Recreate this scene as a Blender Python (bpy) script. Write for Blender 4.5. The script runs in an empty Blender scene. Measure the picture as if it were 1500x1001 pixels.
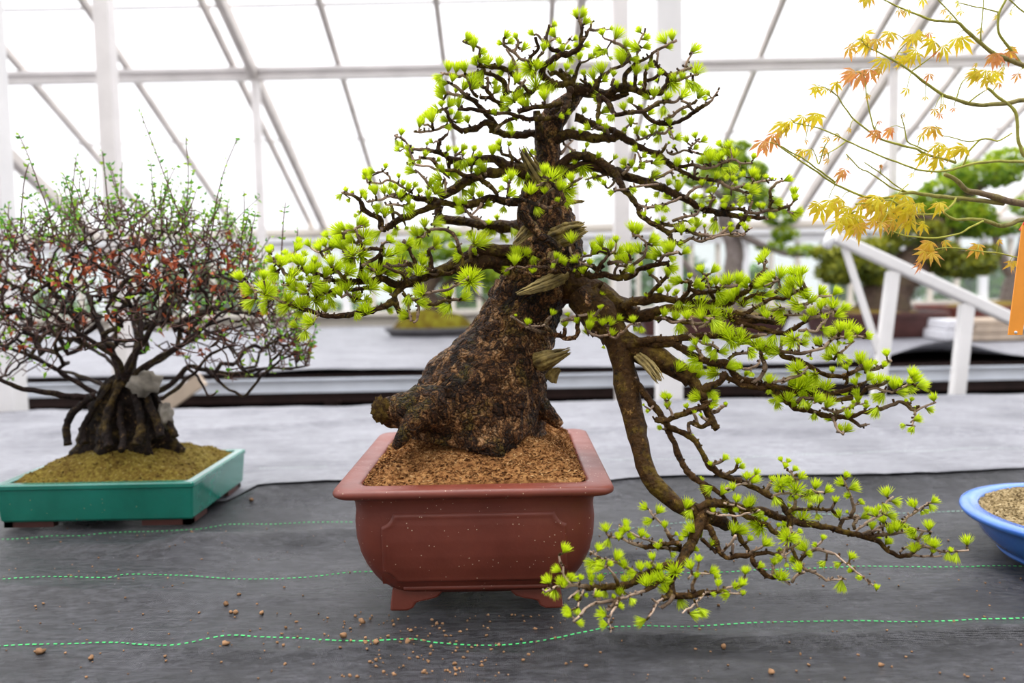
import bpy, math, random
import numpy as np
from mathutils import Vector, Matrix, noise
random.seed(7)
R = random.Random(11)
COL = bpy.context.scene.collection
V = Vector
PI = math.pi

# ------------------------------------------------------------------ camera and ways to read a place from the view
FPX = 1200.0
TABLE = 0.85
CAM = V((0, 0, TABLE + 0.48))
PITCH = math.atan(90 / FPX)
ROLL = math.radians(1.05)
FWD = V((0, math.cos(PITCH), -math.sin(PITCH)))
_u0 = V((0, math.sin(PITCH), math.cos(PITCH)))
_r0 = V((1, 0, 0))
RIGHT = _r0 * math.cos(ROLL) - _u0 * math.sin(ROLL)
UP = _u0 * math.cos(ROLL) + _r0 * math.sin(ROLL)
def ray(x, y):
    return FWD + RIGHT * ((x - 750) / FPX) + UP * ((500.5 - y) / FPX)
def at(x, y, d):
    return CAM + ray(x, y) * d
def on_z(x, y, z):
    r = ray(x, y)
    return CAM + r * ((z - CAM.z) / r.z)
def on_y(x, y, Y):
    r = ray(x, y)
    return CAM + r * (Y / r.y)

cam = bpy.data.cameras.new('camera')
cam.sensor_width = 36
cam.lens = 36 * FPX / 1500
cam.dof.use_dof = True
cam.dof.focus_distance = 1.2
cam.dof.aperture_fstop = 3.0
cam.clip_start = 0.02
cam_o = bpy.data.objects.new('camera', cam)
COL.objects.link(cam_o)
m = Matrix((RIGHT, UP, -FWD)).transposed().to_4x4()
m.translation = CAM
cam_o.matrix_world = m
bpy.context.scene.camera = cam_o

# ------------------------------------------------------------------ mesh building
class MB:
    def __init__(s):
        s.v = []; s.f = []; s.age = []; s.mi = []; s.cm = 0
    def add(s, vs, fs, age=0.0, mi=None):
        o = len(s.v)
        s.v.extend(vs)
        if isinstance(age, (int, float)):
            s.age.extend([age] * len(vs))
        else:
            s.age.extend(age)
        m_ = s.cm if mi is None else mi
        for f in fs:
            s.f.append(tuple(i + o for i in f)); s.mi.append(m_)
    def box(s, lo, hi, **k):
        x0, y0, z0 = lo; x1, y1, z1 = hi
        vs = [(x0,y0,z0),(x1,y0,z0),(x1,y1,z0),(x0,y1,z0),(x0,y0,z1),(x1,y0,z1),(x1,y1,z1),(x0,y1,z1)]
        s.add(vs, [(0,3,2,1),(4,5,6,7),(0,1,5,4),(1,2,6,5),(2,3,7,6),(3,0,4,7)], **k)
    def bar(s, a, b, w, h, up=V((0,0,1)), **k):
        a = V(a); b = V(b); d = (b - a).normalized()
        sx = d.cross(up)
        if sx.length < 1e-4: sx = d.cross(V((1,0,0)))
        sx.normalize(); sz = sx.cross(d).normalized()
        vs = []
        for p in (a, b):
            for i, j in ((-1,-1),(1,-1),(1,1),(-1,1)):
                vs.append(tuple(p + sx*(i*w/2) + sz*(j*h/2)))
        s.add(vs, [(0,1,2,3),(7,6,5,4),(0,4,5,1),(1,5,6,2),(2,6,7,3),(3,7,4,0)], **k)
    def tube(s, pts, rad, n=8, age=0.0, rough=0.0, seed=0.0, caps=True, freq=1.0):
        L = len(pts)
        if L < 2: return
        t0 = (pts[1] - pts[0]).normalized()
        nx = t0.cross(V((0.3, 1, 0.2)))
        if nx.length < 1e-3: nx = t0.cross(V((1, 0, 0)))
        nx.normalize()
        vs = []; ag = []
        for i, p in enumerate(pts):
            t = (pts[min(i+1, L-1)] - pts[max(i-1, 0)])
            if t.length < 1e-9: t = t0
            t = t.normalized()
            nx = (nx - t * nx.dot(t))
            if nx.length < 1e-6: nx = t.orthogonal()
            nx.normalize(); ny = t.cross(nx)
            r = rad[i] if not isinstance(rad, (int, float)) else rad
            a_ = age[i] if not isinstance(age, (int, float)) else age
            for k in range(n):
                an = 2*PI*k/n
                q = p + (nx*math.cos(an) + ny*math.sin(an))*r
                if rough:
                    nz = noise.noise(q*(freq*90) + V((seed, 0, 0)))*0.6 + noise.noise(q*(freq*260))*0.4
                    q = p + (q - p)*(1 + rough*nz)
                vs.append(tuple(q)); ag.append(a_)
        fs = []
        for i in range(L-1):
            for k in range(n):
                a = i*n + k; b = i*n + (k+1) % n
                fs.append((a, b, b+n, a+n))
        if caps:
            fs.append(tuple(range(n-1, -1, -1))); fs.append(tuple((L-1)*n + k for k in range(n)))
        s.add(vs, fs, ag)
    def build(s, name, mats, parent=None, smooth=True, kind=None, autos=None):
        me = bpy.data.meshes.new(name)
        me.from_pydata(s.v, [], s.f)
        if not isinstance(mats, (list, tuple)): mats = [mats]
        for m_ in mats: me.materials.append(m_)
        if len(mats) > 1:
            me.polygons.foreach_set('material_index', s.mi)
        at_ = me.attributes.new('age', 'FLOAT', 'POINT')
        at_.data.foreach_set('value', s.age)
        if smooth:
            me.polygons.foreach_set('use_smooth', [True]*len(me.polygons))
        me.update()
        o = bpy.data.objects.new(name, me)
        COL.objects.link(o)
        if parent is not None:
            o.parent = parent
            o.matrix_parent_inverse = Matrix.Translation(-parent.location)
        if kind: o['kind'] = kind
        if autos:
            bv = o.modifiers.new('bevel', 'BEVEL'); bv.width = autos; bv.segments = 2; bv.limit_method = 'ANGLE'
        return o

def thing(name, label, cat, loc, group=None):
    o = bpy.data.objects.new(name, None)
    o.empty_display_size = 0.05
    o.location = loc
    COL.objects.link(o)
    o['label'] = label; o['category'] = cat
    if group: o['group'] = group
    return o
def tag(o, label, cat, group=None, kind=None):
    o['label'] = label; o['category'] = cat
    if group: o['group'] = group
    if kind: o['kind'] = kind
    return o

def catmull(P, step):
    """resample a list of (Vector, radius) smoothly"""
    if len(P) == 1: return P
    out = []
    n = len(P)
    for i in range(n-1):
        p0, p1, p2, p3 = P[max(i-1,0)], P[i], P[i+1], P[min(i+2,n-1)]
        seg = (p2[0]-p1[0]).length
        k = max(1, int(round(seg/step)))
        for j in range(k):
            t = j/k; t2 = t*t; t3 = t2*t
            q = 0.5*((2*p1[0]) + (p2[0]-p0[0])*t + (2*p0[0]-5*p1[0]+4*p2[0]-p3[0])*t2 + (-p0[0]+3*p1[0]-3*p2[0]+p3[0])*t3)
            out.append((q, p1[1] + (p2[1]-p1[1])*t))
    out.append(P[-1])
    return out

def blobmesh(mb, c, rx, ry, rz, nu=14, nv=9, amp=0.15, fr=8, age=0.0, seed=0):
    vs = []; fs = []
    for j in range(nv+1):
        th = PI*j/nv
        for i in range(nu):
            ph = 2*PI*i/nu
            d = V((math.sin(th)*math.cos(ph), math.sin(th)*math.sin(ph), math.cos(th)))
            k = 1 + amp*noise.noise(d*fr*0.3 + V((seed, seed*2, 0)))
            vs.append((c[0]+d.x*rx*k, c[1]+d.y*ry*k, c[2]+d.z*rz*k))
    for j in range(nv):
        for i in range(nu):
            a = j*nu+i; b = j*nu+(i+1) % nu
            fs.append((a, a+nu, b+nu, b))
    mb.add(vs, fs, age)

# ------------------------------------------------------------------ materials
class NT:
    def __init__(s, name):
        s.m = bpy.data.materials.new(name); s.m.use_nodes = True
        s.t = s.m.node_tree; s.N = s.t.nodes; s.L = s.t.links
        s.b = s.N['Principled BSDF']; s.out = s.N['Material Output']
    def n(s, typ, **k):
        x = s.N.new(typ)
        for a, b in k.items():
            if a.startswith('i_'):
                key = a[2:]
                key = int(key) if key.isdigit() else key
                x.inputs[key].default_value = b
            else:
                setattr(x, a, b)
        return x
    def l(s, a, b): s.L.new(a, b)
    def coord(s, scale=(1,1,1), kind='Object'):
        tc = s.n('ShaderNodeTexCoord'); mp = s.n('ShaderNodeMapping')
        mp.inputs['Scale'].default_value = scale
        s.l(tc.outputs[kind], mp.inputs['Vector']); return mp.outputs['Vector']
    def noise(s, vec, scale, detail=4, rough=0.55):
        x = s.n('ShaderNodeTexNoise'); x.inputs['Scale'].default_value = scale
        x.inputs['Detail'].default_value = detail; x.inputs['Roughness'].default_value = rough
        s.l(vec, x.inputs['Vector']); return x.outputs['Fac']
    def ramp(s, fac, stops, interp='LINEAR'):
        x = s.n('ShaderNodeValToRGB'); cr = x.color_ramp; cr.interpolation = interp
        while len(cr.elements) > 1: cr.elements.remove(cr.elements[-1])
        cr.elements[0].position = stops[0][0]; cr.elements[0].color = (*stops[0][1], 1)
        for p, c in stops[1:]:
            e = cr.elements.new(p); e.color = (*c, 1)
        s.l(fac, x.inputs['Fac']); return x.outputs['Color']
    def mix(s, fac, a, b, typ='MIX'):
        x = s.n('ShaderNodeMix'); x.data_type = 'RGBA'; x.blend_type = typ
        for v_, key in ((fac, 0), (a, 6), (b, 7)):
            if hasattr(v_, 'links'): s.l(v_, x.inputs[key])
            elif key == 0: x.inputs[0].default_value = v_
            else: x.inputs[key].default_value = (*v_, 1)
        return x.outputs[2]
    def math(s, op, a, b=0.0):
        x = s.n('ShaderNodeMath'); x.operation = op
        for v_, key in ((a, 0), (b, 1)):
            if hasattr(v_, 'links'): s.l(v_, x.inputs[key])
            else: x.inputs[key].default_value = v_
        return x.outputs[0]
    def base(s, c):
        if hasattr(c, 'links'): s.l(c, s.b.inputs['Base Color'])
        else: s.b.inputs['Base Color'].default_value = (*c, 1)
    def rough(s, r):
        if hasattr(r, 'links'): s.l(r, s.b.inputs['Roughness'])
        else: s.b.inputs['Roughness'].default_value = r
    def spec(s, v_): s.b.inputs['Specular IOR Level'].default_value = v_
    def bump(s, h, strength, dist=0.01):
        x = s.n('ShaderNodeBump'); x.inputs['Strength'].default_value = strength
        x.inputs['Distance'].default_value = dist
        s.l(h, x.inputs['Height']); s.l(x.outputs['Normal'], s.b.inputs['Normal'])
    def age(s):
        x = s.n('ShaderNodeAttribute'); x.attribute_name = 'age'; return x.outputs['Fac']

def simple(name, c, rough=0.5, spec=0.5, var=0.0, vscale=20):
    t = NT(name); t.rough(rough); t.spec(spec)
    if var:
        f = t.noise(t.coord(), vscale)
        t.base(t.ramp(f, [(0.3, tuple(x*(1-var) for x in c)), (0.7, tuple(min(1, x*(1+var)) for x in c))]))
    else: t.base(c)
    return t.m

def leafy(name, stops, rough=0.45, trans=0.35, tcol=(0.55, 0.75, 0.08)):
    """thin leaf: colour along 'age', part of the light passes through"""
    t = NT(name)
    c = t.ramp(t.age(), stops)
    t.base(c); t.rough(rough); t.spec(0.3)
    tr = t.n('ShaderNodeBsdfTranslucent'); mx = t.n('ShaderNodeMixShader')
    t.l(t.mix(1.0, c, (1.35, 1.25, 0.9), 'MULTIPLY'), tr.inputs['Color'])
    mx.inputs['Fac'].default_value = trans
    t.l(t.b.outputs[0], mx.inputs[1]); t.l(tr.outputs[0], mx.inputs[2])
    t.l(mx.outputs[0], t.out.inputs['Surface'])
    return t.m

M = {}
M['white_paint'] = simple('white painted metal', (0.78, 0.76, 0.75), 0.45, 0.4, 0.05, 6)
M['frame_paint'] = simple('greenhouse frame paint', (0.74, 0.70, 0.68), 0.5, 0.4, 0.08, 5)
M['bar_paint'] = simple('weathered glazing bar', (0.58, 0.53, 0.49), 0.6, 0.3, 0.15, 5)
M['cream_paint'] = simple('cream sill paint', (0.72, 0.66, 0.58), 0.55, 0.3, 0.06, 4)
M['bright_white'] = simple('bright white paint', (0.86, 0.86, 0.87), 0.4, 0.5)
M['concrete'] = simple('damp concrete floor', (0.10, 0.095, 0.09), 0.7, 0.3, 0.3, 3)
M['dark_wood'] = simple('stained bench board', (0.028, 0.012, 0.010), 0.6, 0.3, 0.3, 10)
M['shade_sheet'] = simple('black bench skirt', (0.004, 0.004, 0.004), 0.95, 0.05)  # near-black colour holding the shade below the far bench
M['wall_board'] = simple('wall board', (0.50, 0.48, 0.46), 0.7, 0.2, 0.1, 3)

def mat_glass_roof():
    t = NT('milky roof glass')
    tr = t.n('ShaderNodeBsdfTransparent'); tr.inputs[0].default_value = (0.98, 0.985, 1.0, 1)
    tl = t.n('ShaderNodeBsdfTranslucent'); tl.inputs[0].default_value = (0.97, 0.97, 1.0, 1)
    f = t.noise(t.coord((0.6, 1.6, 1)), 2.0, 5, 0.6)
    fac = t.math('MULTIPLY', f, 0.36)
    mx = t.n('ShaderNodeMixShader'); t.l(fac, mx.inputs[0])
    t.l(tr.outputs[0], mx.inputs[1]); t.l(tl.outputs[0], mx.inputs[2])
    t.l(mx.outputs[0], t.out.inputs['Surface']); return t.m
M['roof_glass'] = mat_glass_roof()
def mat_glass():
    t = NT('window glass')
    tr = t.n('ShaderNodeBsdfTransparent'); tr.inputs[0].default_value = (0.93, 0.96, 0.95, 1)
    gl = t.n('ShaderNodeBsdfGlossy'); gl.inputs['Roughness'].default_value = 0.05
    fr = t.n('ShaderNodeFresnel'); fr.inputs[0].default_value = 1.45
    mx = t.n('ShaderNodeMixShader'); t.l(fr.outputs[0], mx.inputs[0])
    t.l(tr.outputs[0], mx.inputs[1]); t.l(gl.outputs[0], mx.inputs[2])
    df = t.n('ShaderNodeBsdfDiffuse'); df.inputs[0].default_value = (0.75, 0.78, 0.78, 1)
    m2 = t.n('ShaderNodeMixShader'); m2.inputs[0].default_value = 0.07
    t.l(mx.outputs[0], m2.inputs[1]); t.l(df.outputs[0], m2.inputs[2])
    t.l(m2.outputs[0], t.out.inputs['Surface']); return t.m
M['glass'] = mat_glass()

def mat_cloth(name, c0, c1, c2, sheen, rgh, streaks):
    t = NT(name)
    v = t.coord()
    big = t.noise(v, 5, 5, 0.6)
    streak = t.noise(t.coord((9, 70, 30)), 1.0, 6, 0.65)
    fine = t.noise(t.coord((70, 330, 70)), 1.0, 3, 0.6)
    fleck = t.math('MULTIPLY', t.ramp(t.noise(t.coord((38, 95, 40)), 1.0, 8, 0.75), [(0.42, (0,)*3), (0.70, (1,)*3)]), t.ramp(big, [(0.35, (0.25,)*3), (0.6, (1,)*3)]))  # random pale flecks mixed into the base colour
    t.base(t.mix(fleck, t.ramp(big, [(0.3, c0), (0.7, c1)]), c2))
    t.rough(t.math('ADD', t.math('MULTIPLY', big, 0.14), rgh))
    t.spec(0.42)
    t.b.inputs['Sheen Weight'].default_value = sheen; t.b.inputs['Sheen Roughness'].default_value = 0.25
    t.b.inputs['Sheen Tint'].default_value = (0.90, 0.90, 1.0, 1)
    wx = t.n('ShaderNodeTexWave', bands_direction='X', i_Scale=130.0, i_Distortion=1.5)
    wy = t.n('ShaderNodeTexWave', bands_direction='Y', i_Scale=150.0, i_Distortion=1.5)
    t.l(v, wx.inputs['Vector']); t.l(v, wy.inputs['Vector'])
    h = t.math('ADD', t.math('MULTIPLY', wx.outputs['Fac'], 0.35), t.math('MULTIPLY', wy.outputs['Fac'], 0.3))
    h = t.math('ADD', h, t.math('MULTIPLY', fine, 1.5))
    h = t.math('ADD', h, t.math('MULTIPLY', streak, streaks))
    t.bump(h, 0.75, 0.0016)
    return t.m
M['cloth'] = mat_cloth('black woven weed cloth', (0.004, 0.004, 0.005), (0.016, 0.016, 0.020), (0.070, 0.070, 0.080), 0.04, 0.19, 5.0)
M['sheen_cloth'] = mat_cloth('weed cloth with sheen in its colour', (0.13, 0.13, 0.15), (0.21, 0.21, 0.235), (0.36, 0.36, 0.39), 0.15, 0.34, 7.0)  # lighter base colour carries the grazing sky sheen of the cloth
M['green_thread'] = simple('green marker thread', (0.06, 0.50, 0.14), 0.6, 0.3, 0.3, 40)
M['pale_thread'] = simple('pale marker thread', (0.50, 0.58, 0.55), 0.6, 0.3, 0.2, 40)
M['grey_thread'] = simple('faded marker thread', (0.20, 0.34, 0.27), 0.6, 0.3, 0.3, 40)

def mat_bark(name, dark, mid, light, moss, mossamt, young, sc=1.0, bump=0.8):
    t = NT(name)
    v = t.coord((sc, sc, sc))
    n1 = t.noise(v, 110, 8, 0.7); n2 = t.noise(v, 420, 5, 0.6); n0 = t.noise(v, 34, 4, 0.6)
    vo = t.n('ShaderNodeTexVoronoi', feature='F1', i_Scale=150.0); t.l(v, vo.inputs['Vector'])
    f = t.math('ADD', t.math('MULTIPLY', n1, 0.55), t.math('ADD', t.math('MULTIPLY', n2, 0.25), t.math('MULTIPLY', n0, 0.20)))
    c = t.ramp(f, [(0.40, dark), (0.49, mid), (0.555, mid), (0.63, light)])
    mo = t.ramp(t.noise(v, 26, 5, 0.65), [(0.50, (0, 0, 0)), (0.60, (1, 1, 1))])
    c = t.mix(t.math('MULTIPLY', t.math('MULTIPLY', mo, mossamt), t.ramp(n1, [(0.40, (0.1,)*3), (0.55, (1,)*3)])), c, moss)
    yc = t.ramp(n1, [(0.3, tuple(x*0.65 for x in young)), (0.7, tuple(min(1, x*1.3) for x in young))])
    c = t.mix(t.age(), c, yc)
    t.base(c); t.rough(0.62); t.spec(0.18)
    t.bump(t.math('ADD', t.math('MULTIPLY', n1, 1.0), t.math('MULTIPLY', vo.outputs['Distance'], 0.6)), bump, 0.006)
    return t.m
def mat_trunk():
    t = NT('larch trunk bark')
    v = t.coord()
    wob = t.n('ShaderNodeTexNoise', i_Scale=45.0, i_Detail=4.0); t.l(v, wob.inputs['Vector'])
    ad = t.n('ShaderNodeVectorMath', operation='MULTIPLY_ADD'); t.l(wob.outputs['Color'], ad.inputs[0]); ad.inputs[1].default_value = (0.036, 0.036, 0.05); t.l(v, ad.inputs[2])
    mp = t.n('ShaderNodeMapping'); mp.inputs['Scale'].default_value = (95, 95, 44); t.l(ad.outputs[0], mp.inputs['Vector'])
    ve = t.n('ShaderNodeTexVoronoi', feature='DISTANCE_TO_EDGE', i_Scale=1.0); t.l(mp.outputs[0], ve.inputs['Vector'])
    vc = t.n('ShaderNodeTexVoronoi', feature='F1', i_Scale=1.0); t.l(mp.outputs[0], vc.inputs['Vector'])
    sp = t.n('ShaderNodeSeparateColor'); t.l(vc.outputs['Color'], sp.inputs[0])
    big = t.noise(v, 16, 4, 0.6); fine = t.noise(v, 330, 6, 0.7)
    r_ = t.math('ADD', t.math('MULTIPLY', sp.outputs[0], 0.34), t.math('ADD', t.math('MULTIPLY', big, 0.78), t.math('MULTIPLY', t.math('SUBTRACT', fine, 0.5), 1.3)))
    c = t.ramp(r_, [(0.30, (0.008, 0.004, 0.002)), (0.48, (0.046, 0.017, 0.005)), (0.62, (0.135, 0.056, 0.017)), (0.76, (0.34, 0.17, 0.065)), (0.92, (0.56, 0.38, 0.22))])
    mo = t.math('MULTIPLY', t.ramp(t.noise(v, 24, 5, 0.65), [(0.53, (0,)*3), (0.62, (1,)*3)]), t.math('MULTIPLY', t.ramp(fine, [(0.42, (0,)*3), (0.58, (1,)*3)]), 0.6))
    c = t.mix(mo, c, (0.15, 0.12, 0.012))
    ed = t.ramp(ve.outputs['Distance'], [(0.0, (0.22,)*3), (0.08, (0.6,)*3), (0.2, (1,)*3)])
    c = t.mix(1.0, c, ed, 'MULTIPLY')
    c = t.mix(t.age(), c, (0.42, 0.30, 0.21))
    t.base(c); t.rough(0.62); t.spec(0.2)
    h = t.math('ADD', t.math('MULTIPLY', t.ramp(ve.outputs['Distance'], [(0, (0,)*3), (0.3, (1,)*3)]), 1.0), t.math('MULTIPLY', fine, 0.5))
    t.bump(t.math('ADD', h, t.math('MULTIPLY', sp.outputs[1], 0.7)), 1.0, 0.004)
    return t.m
M['larch_trunk'] = mat_trunk()
M['larch_branch'] = mat_bark('larch branch bark', (0.005, 0.0025, 0.001), (0.040, 0.017, 0.005), (0.30, 0.16, 0.05), (0.17, 0.125, 0.012), 0.65, (0.60, 0.42, 0.32))
M['moss_branch'] = mat_bark('mossy larch bark', (0.006, 0.003, 0.001), (0.060, 0.027, 0.006), (0.34, 0.19, 0.05), (0.17, 0.115, 0.010), 0.6, (0.62, 0.45, 0.34))
M['shrub_trunk'] = mat_bark('mossy shrub trunk', (0.004, 0.003, 0.003), (0.016, 0.009, 0.007), (0.26, 0.16, 0.07), (0.17, 0.11, 0.02), 0.45, (0.1, 0.06, 0.05), 0.7, 1.0)
M['shrub_bark'] = mat_bark('shrub bark', (0.006, 0.004, 0.004), (0.034, 0.019, 0.016), (0.17, 0.11, 0.085), (0.14, 0.11, 0.02), 0.35, (0.17, 0.085, 0.07))
M['maple_bark'] = mat_bark('maple bark', (0.06, 0.045, 0.03), (0.20, 0.14, 0.09), (0.36, 0.28, 0.18), (0.28, 0.26, 0.06), 0.5, (0.42, 0.42, 0.07), 0.6, 0.4)
M['grey_bark'] = mat_bark('grey bark', (0.05, 0.04, 0.035), (0.20, 0.165, 0.15), (0.36, 0.31, 0.29), (0.2, 0.17, 0.1), 0.2, (0.25, 0.2, 0.16), 0.4)
M['pine_bark'] = mat_bark('pine bark', (0.02, 0.014, 0.011), (0.085, 0.055, 0.040), (0.22, 0.15, 0.11), (0.1, 0.09, 0.03), 0.3, (0.16, 0.1, 0.06), 0.4)

def mat_deadwood():
    t = NT('bare dead wood')
    v = t.coord((1, 1, 1))
    f = t.noise(v, 70, 6, 0.6)
    c = t.ramp(f, [(0.36, (0.03, 0.018, 0.004)), (0.5, (0.12, 0.078, 0.012)), (0.66, (0.30, 0.215, 0.055))])
    t.base(t.mix(t.age(), c, (0.36, 0.27, 0.095)))
    t.rough(0.7); t.bump(f, 0.7, 0.004); return t.m
M['deadwood'] = mat_deadwood()

def mat_needle():
    t = NT('larch needles')
    c = t.ramp(t.age(), [(0.0, (0.36, 0.30, 0.02)), (0.25, (0.40, 0.52, 0.010)), (0.7, (0.64, 0.80, 0.020)), (1.0, (0.80, 0.92, 0.07))])
    rnd = t.n('ShaderNodeObjectInfo')
    t.base(c); t.rough(0.42); t.spec(0.35)
    tr = t.n('ShaderNodeBsdfTranslucent'); t.l(t.mix(1.0, c, (1.25, 1.15, 0.8), 'MULTIPLY'), tr.inputs['Color'])
    mx = t.n('ShaderNodeMixShader'); mx.inputs[0].default_value = 0.45
    t.l(t.b.outputs[0], mx.inputs[1]); t.l(tr.outputs[0], mx.inputs[2]); t.l(mx.outputs[0], t.out.inputs['Surface'])
    return t.m
M['needle'] = mat_needle()
M['shrub_leaf'] = leafy('shrub spring leaf', [(0, (0.045, 0.20, 0.035)), (0.5, (0.13, 0.36, 0.03)), (1, (0.33, 0.52, 0.04))])
M['dry_leaf'] = leafy('shrub dry leaf', [(0, (0.13, 0.022, 0.010)), (0.5, (0.38, 0.075, 0.03)), (1, (0.62, 0.20, 0.09))], 0.6, 0.2)
M['maple_leaf'] = leafy('maple spring leaf', [(0, (0.62, 0.55, 0.03)), (0.45, (0.60, 0.42, 0.05)), (1, (0.62, 0.24, 0.13))], 0.5, 0.45)
M['pine_leaf'] = leafy('pine needles', [(0, (0.06, 0.09, 0.010)), (0.5, (0.21, 0.23, 0.018)), (1, (0.40, 0.40, 0.03))], 0.55, 0.25)
M['bright_pine'] = leafy('bright conifer needles', [(0, (0.08, 0.17, 0.012)), (0.5, (0.27, 0.40, 0.018)), (1, (0.50, 0.60, 0.04))], 0.55, 0.3)

CLAY_MARKS = [(tuple(on_y(838, 772, 1.17)), 0.013, (0.11, 0.010, 0.006), 0.8), (tuple(on_y(700, 757, 1.165)), 0.007, (0.36, 0.17, 0.13), 0.5), (tuple(on_y(774, 805, 1.165)), 0.006, (0.42, 0.24, 0.19), 0.6),
              (tuple(on_y(700, 834, 1.165)), 0.004, (0.42, 0.24, 0.19), 0.6), (tuple(on_y(812, 733, 1.165)), 0.005, (0.09, 0.012, 0.008), 0.8), (tuple(on_y(786, 755, 1.165)), 0.003, (0.09, 0.012, 0.008), 0.8)]
def mat_clay():
    t = NT('red brown unglazed clay')
    v = t.coord()
    n = t.noise(v, 9, 5, 0.6)
    c = t.ramp(n, [(0.3, (0.135, 0.026, 0.015)), (0.7, (0.21, 0.048, 0.029))])
    fl = t.n('ShaderNodeTexVoronoi', feature='F1', i_Scale=150.0); t.l(v, fl.inputs['Vector'])
    sp = t.math('LESS_THAN', fl.outputs['Distance'], 0.12)
    sel = t.math('GREATER_THAN', t.noise(v, 60, 2), 0.52)
    c = t.mix(t.math('MULTIPLY', sp, sel), c, (0.62, 0.48, 0.34))
    for p_, r_, col, st in CLAY_MARKS:
        di = t.n('ShaderNodeVectorMath', operation='DISTANCE'); t.l(v, di.inputs[0]); di.inputs[1].default_value = p_
        dd = t.math('ADD', di.outputs['Value'], t.math('MULTIPLY', t.math('SUBTRACT', t.noise(v, 70, 3), 0.5), r_*1.6))
        c = t.mix(t.math('MULTIPLY', t.math('LESS_THAN', dd, r_), st), c, col)
    t.base(c)
    t.rough(t.ramp(t.noise(v, 25, 4), [(0.3, (0.36,)*3), (0.7, (0.5,)*3)])); t.spec(0.5)
    t.bump(t.noise(v, 220, 3), 0.12, 0.002); return t.m
M['clay'] = mat_clay()
M['clay_rim'] = M['clay']

def mat_glaze(name, a, b, speck, rough=0.16):
    t = NT(name); v = t.coord()
    c = t.ramp(t.noise(v, 10, 6, 0.65), [(0.3, a), (0.7, b)])
    fl = t.n('ShaderNodeTexVoronoi', feature='F1', i_Scale=110.0); t.l(v, fl.inputs['Vector'])
    sp = t.math('MULTIPLY', t.math('LESS_THAN', fl.outputs['Distance'], 0.09), t.math('GREATER_THAN', t.noise(v, 50, 2), 0.58))
    c = t.mix(sp, c, speck)
    t.base(c); t.rough(rough); t.spec(0.55)
    t.b.inputs['Coat Weight'].default_value = 0.4; t.b.inputs['Coat Roughness'].default_value = 0.12
    t.bump(t.noise(v, 90, 3), 0.06, 0.002); return t.m
M['green_glaze'] = mat_glaze('green glaze', (0.006, 0.150, 0.105), (0.012, 0.215, 0.160), (0.35, 0.42, 0.20))
M['blue_glaze'] = mat_glaze('blue glaze', (0.035, 0.135, 0.52), (0.065, 0.215, 0.66), (0.5, 0.5, 0.5), 0.2)
M['grey_glaze'] = simple('grey tray', (0.09, 0.085, 0.09), 0.5, 0.4, 0.2, 12)
M['brown_clay'] = simple('dark brown clay', (0.075, 0.026, 0.022), 0.45, 0.4, 0.25, 8)
M['red_clay'] = simple('red clay', (0.20, 0.055, 0.040), 0.5, 0.4, 0.2, 8)

def mat_soil(name, stops, sc=140):
    t = NT(name); v = t.coord()
    f = t.math('ADD', t.math('MULTIPLY', t.noise(v, sc, 5, 0.7), 0.7), t.math('MULTIPLY', t.noise(v, sc*0.12, 4), 0.3))
    f = t.math('ADD', f, t.math('MULTIPLY', t.math('SUBTRACT', t.age(), 0.5), 0.35))
    t.base(t.ramp(f, stops)); t.rough(0.9); t.spec(0.15)
    t.bump(t.noise(v, sc*1.5, 4, 0.7), 0.9, 0.006); return t.m
M['bark_soil'] = mat_soil('shredded bark soil', [(0.28, (0.055, 0.022, 0.010)), (0.45, (0.27, 0.115, 0.038)), (0.6, (0.47, 0.24, 0.085)), (0.75, (0.66, 0.42, 0.20))])
M['moss_soil'] = mat_soil('mossy soil', [(0.28, (0.045, 0.024, 0.008)), (0.44, (0.17, 0.105, 0.02)), (0.58, (0.29, 0.22, 0.04)), (0.75, (0.48, 0.38, 0.16))])
M['tan_soil'] = mat_soil('tan gritty soil', [(0.28, (0.07, 0.045, 0.018)), (0.45, (0.26, 0.19, 0.09)), (0.6, (0.42, 0.32, 0.17)), (0.75, (0.58, 0.47, 0.28))], 90)
M['green_moss'] = mat_soil('green moss', [(0.34, (0.03, 0.018, 0.004)), (0.45, (0.10, 0.06, 0.008)), (0.55, (0.17, 0.15, 0.010)), (0.7, (0.28, 0.26, 0.03))], 14)
M['crumb'] = simple('soil crumb', (0.30, 0.17, 0.09), 0.9, 0.1, 0.5, 60)
M['rock'] = simple('grey rock', (0.30, 0.27, 0.23), 0.85, 0.2, 0.35, 30)
M['orange_plastic'] = simple('orange plastic tag', (0.90, 0.33, 0.035), 0.45, 0.4, 0.06, 20)
M['red_plastic'] = simple('red plastic tie', (0.80, 0.06, 0.03), 0.4, 0.4)
M['zinc'] = simple('galvanised steel edge', (0.70, 0.74, 0.82), 0.42, 0.5, 0.12, 4)
M['pale_timber'] = simple('pale timber', (0.45, 0.36, 0.28), 0.7, 0.2, 0.2, 8)
M['pale_slab'] = simple('pale slab', (0.70, 0.70, 0.74), 0.6, 0.3, 0.1, 6)
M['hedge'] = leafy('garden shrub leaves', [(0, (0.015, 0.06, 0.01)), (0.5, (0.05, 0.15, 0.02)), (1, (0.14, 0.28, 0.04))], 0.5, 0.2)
M['lawn'] = simple('lawn', (0.09, 0.18, 0.05), 0.9, 0.1, 0.3, 1.5)

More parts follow.
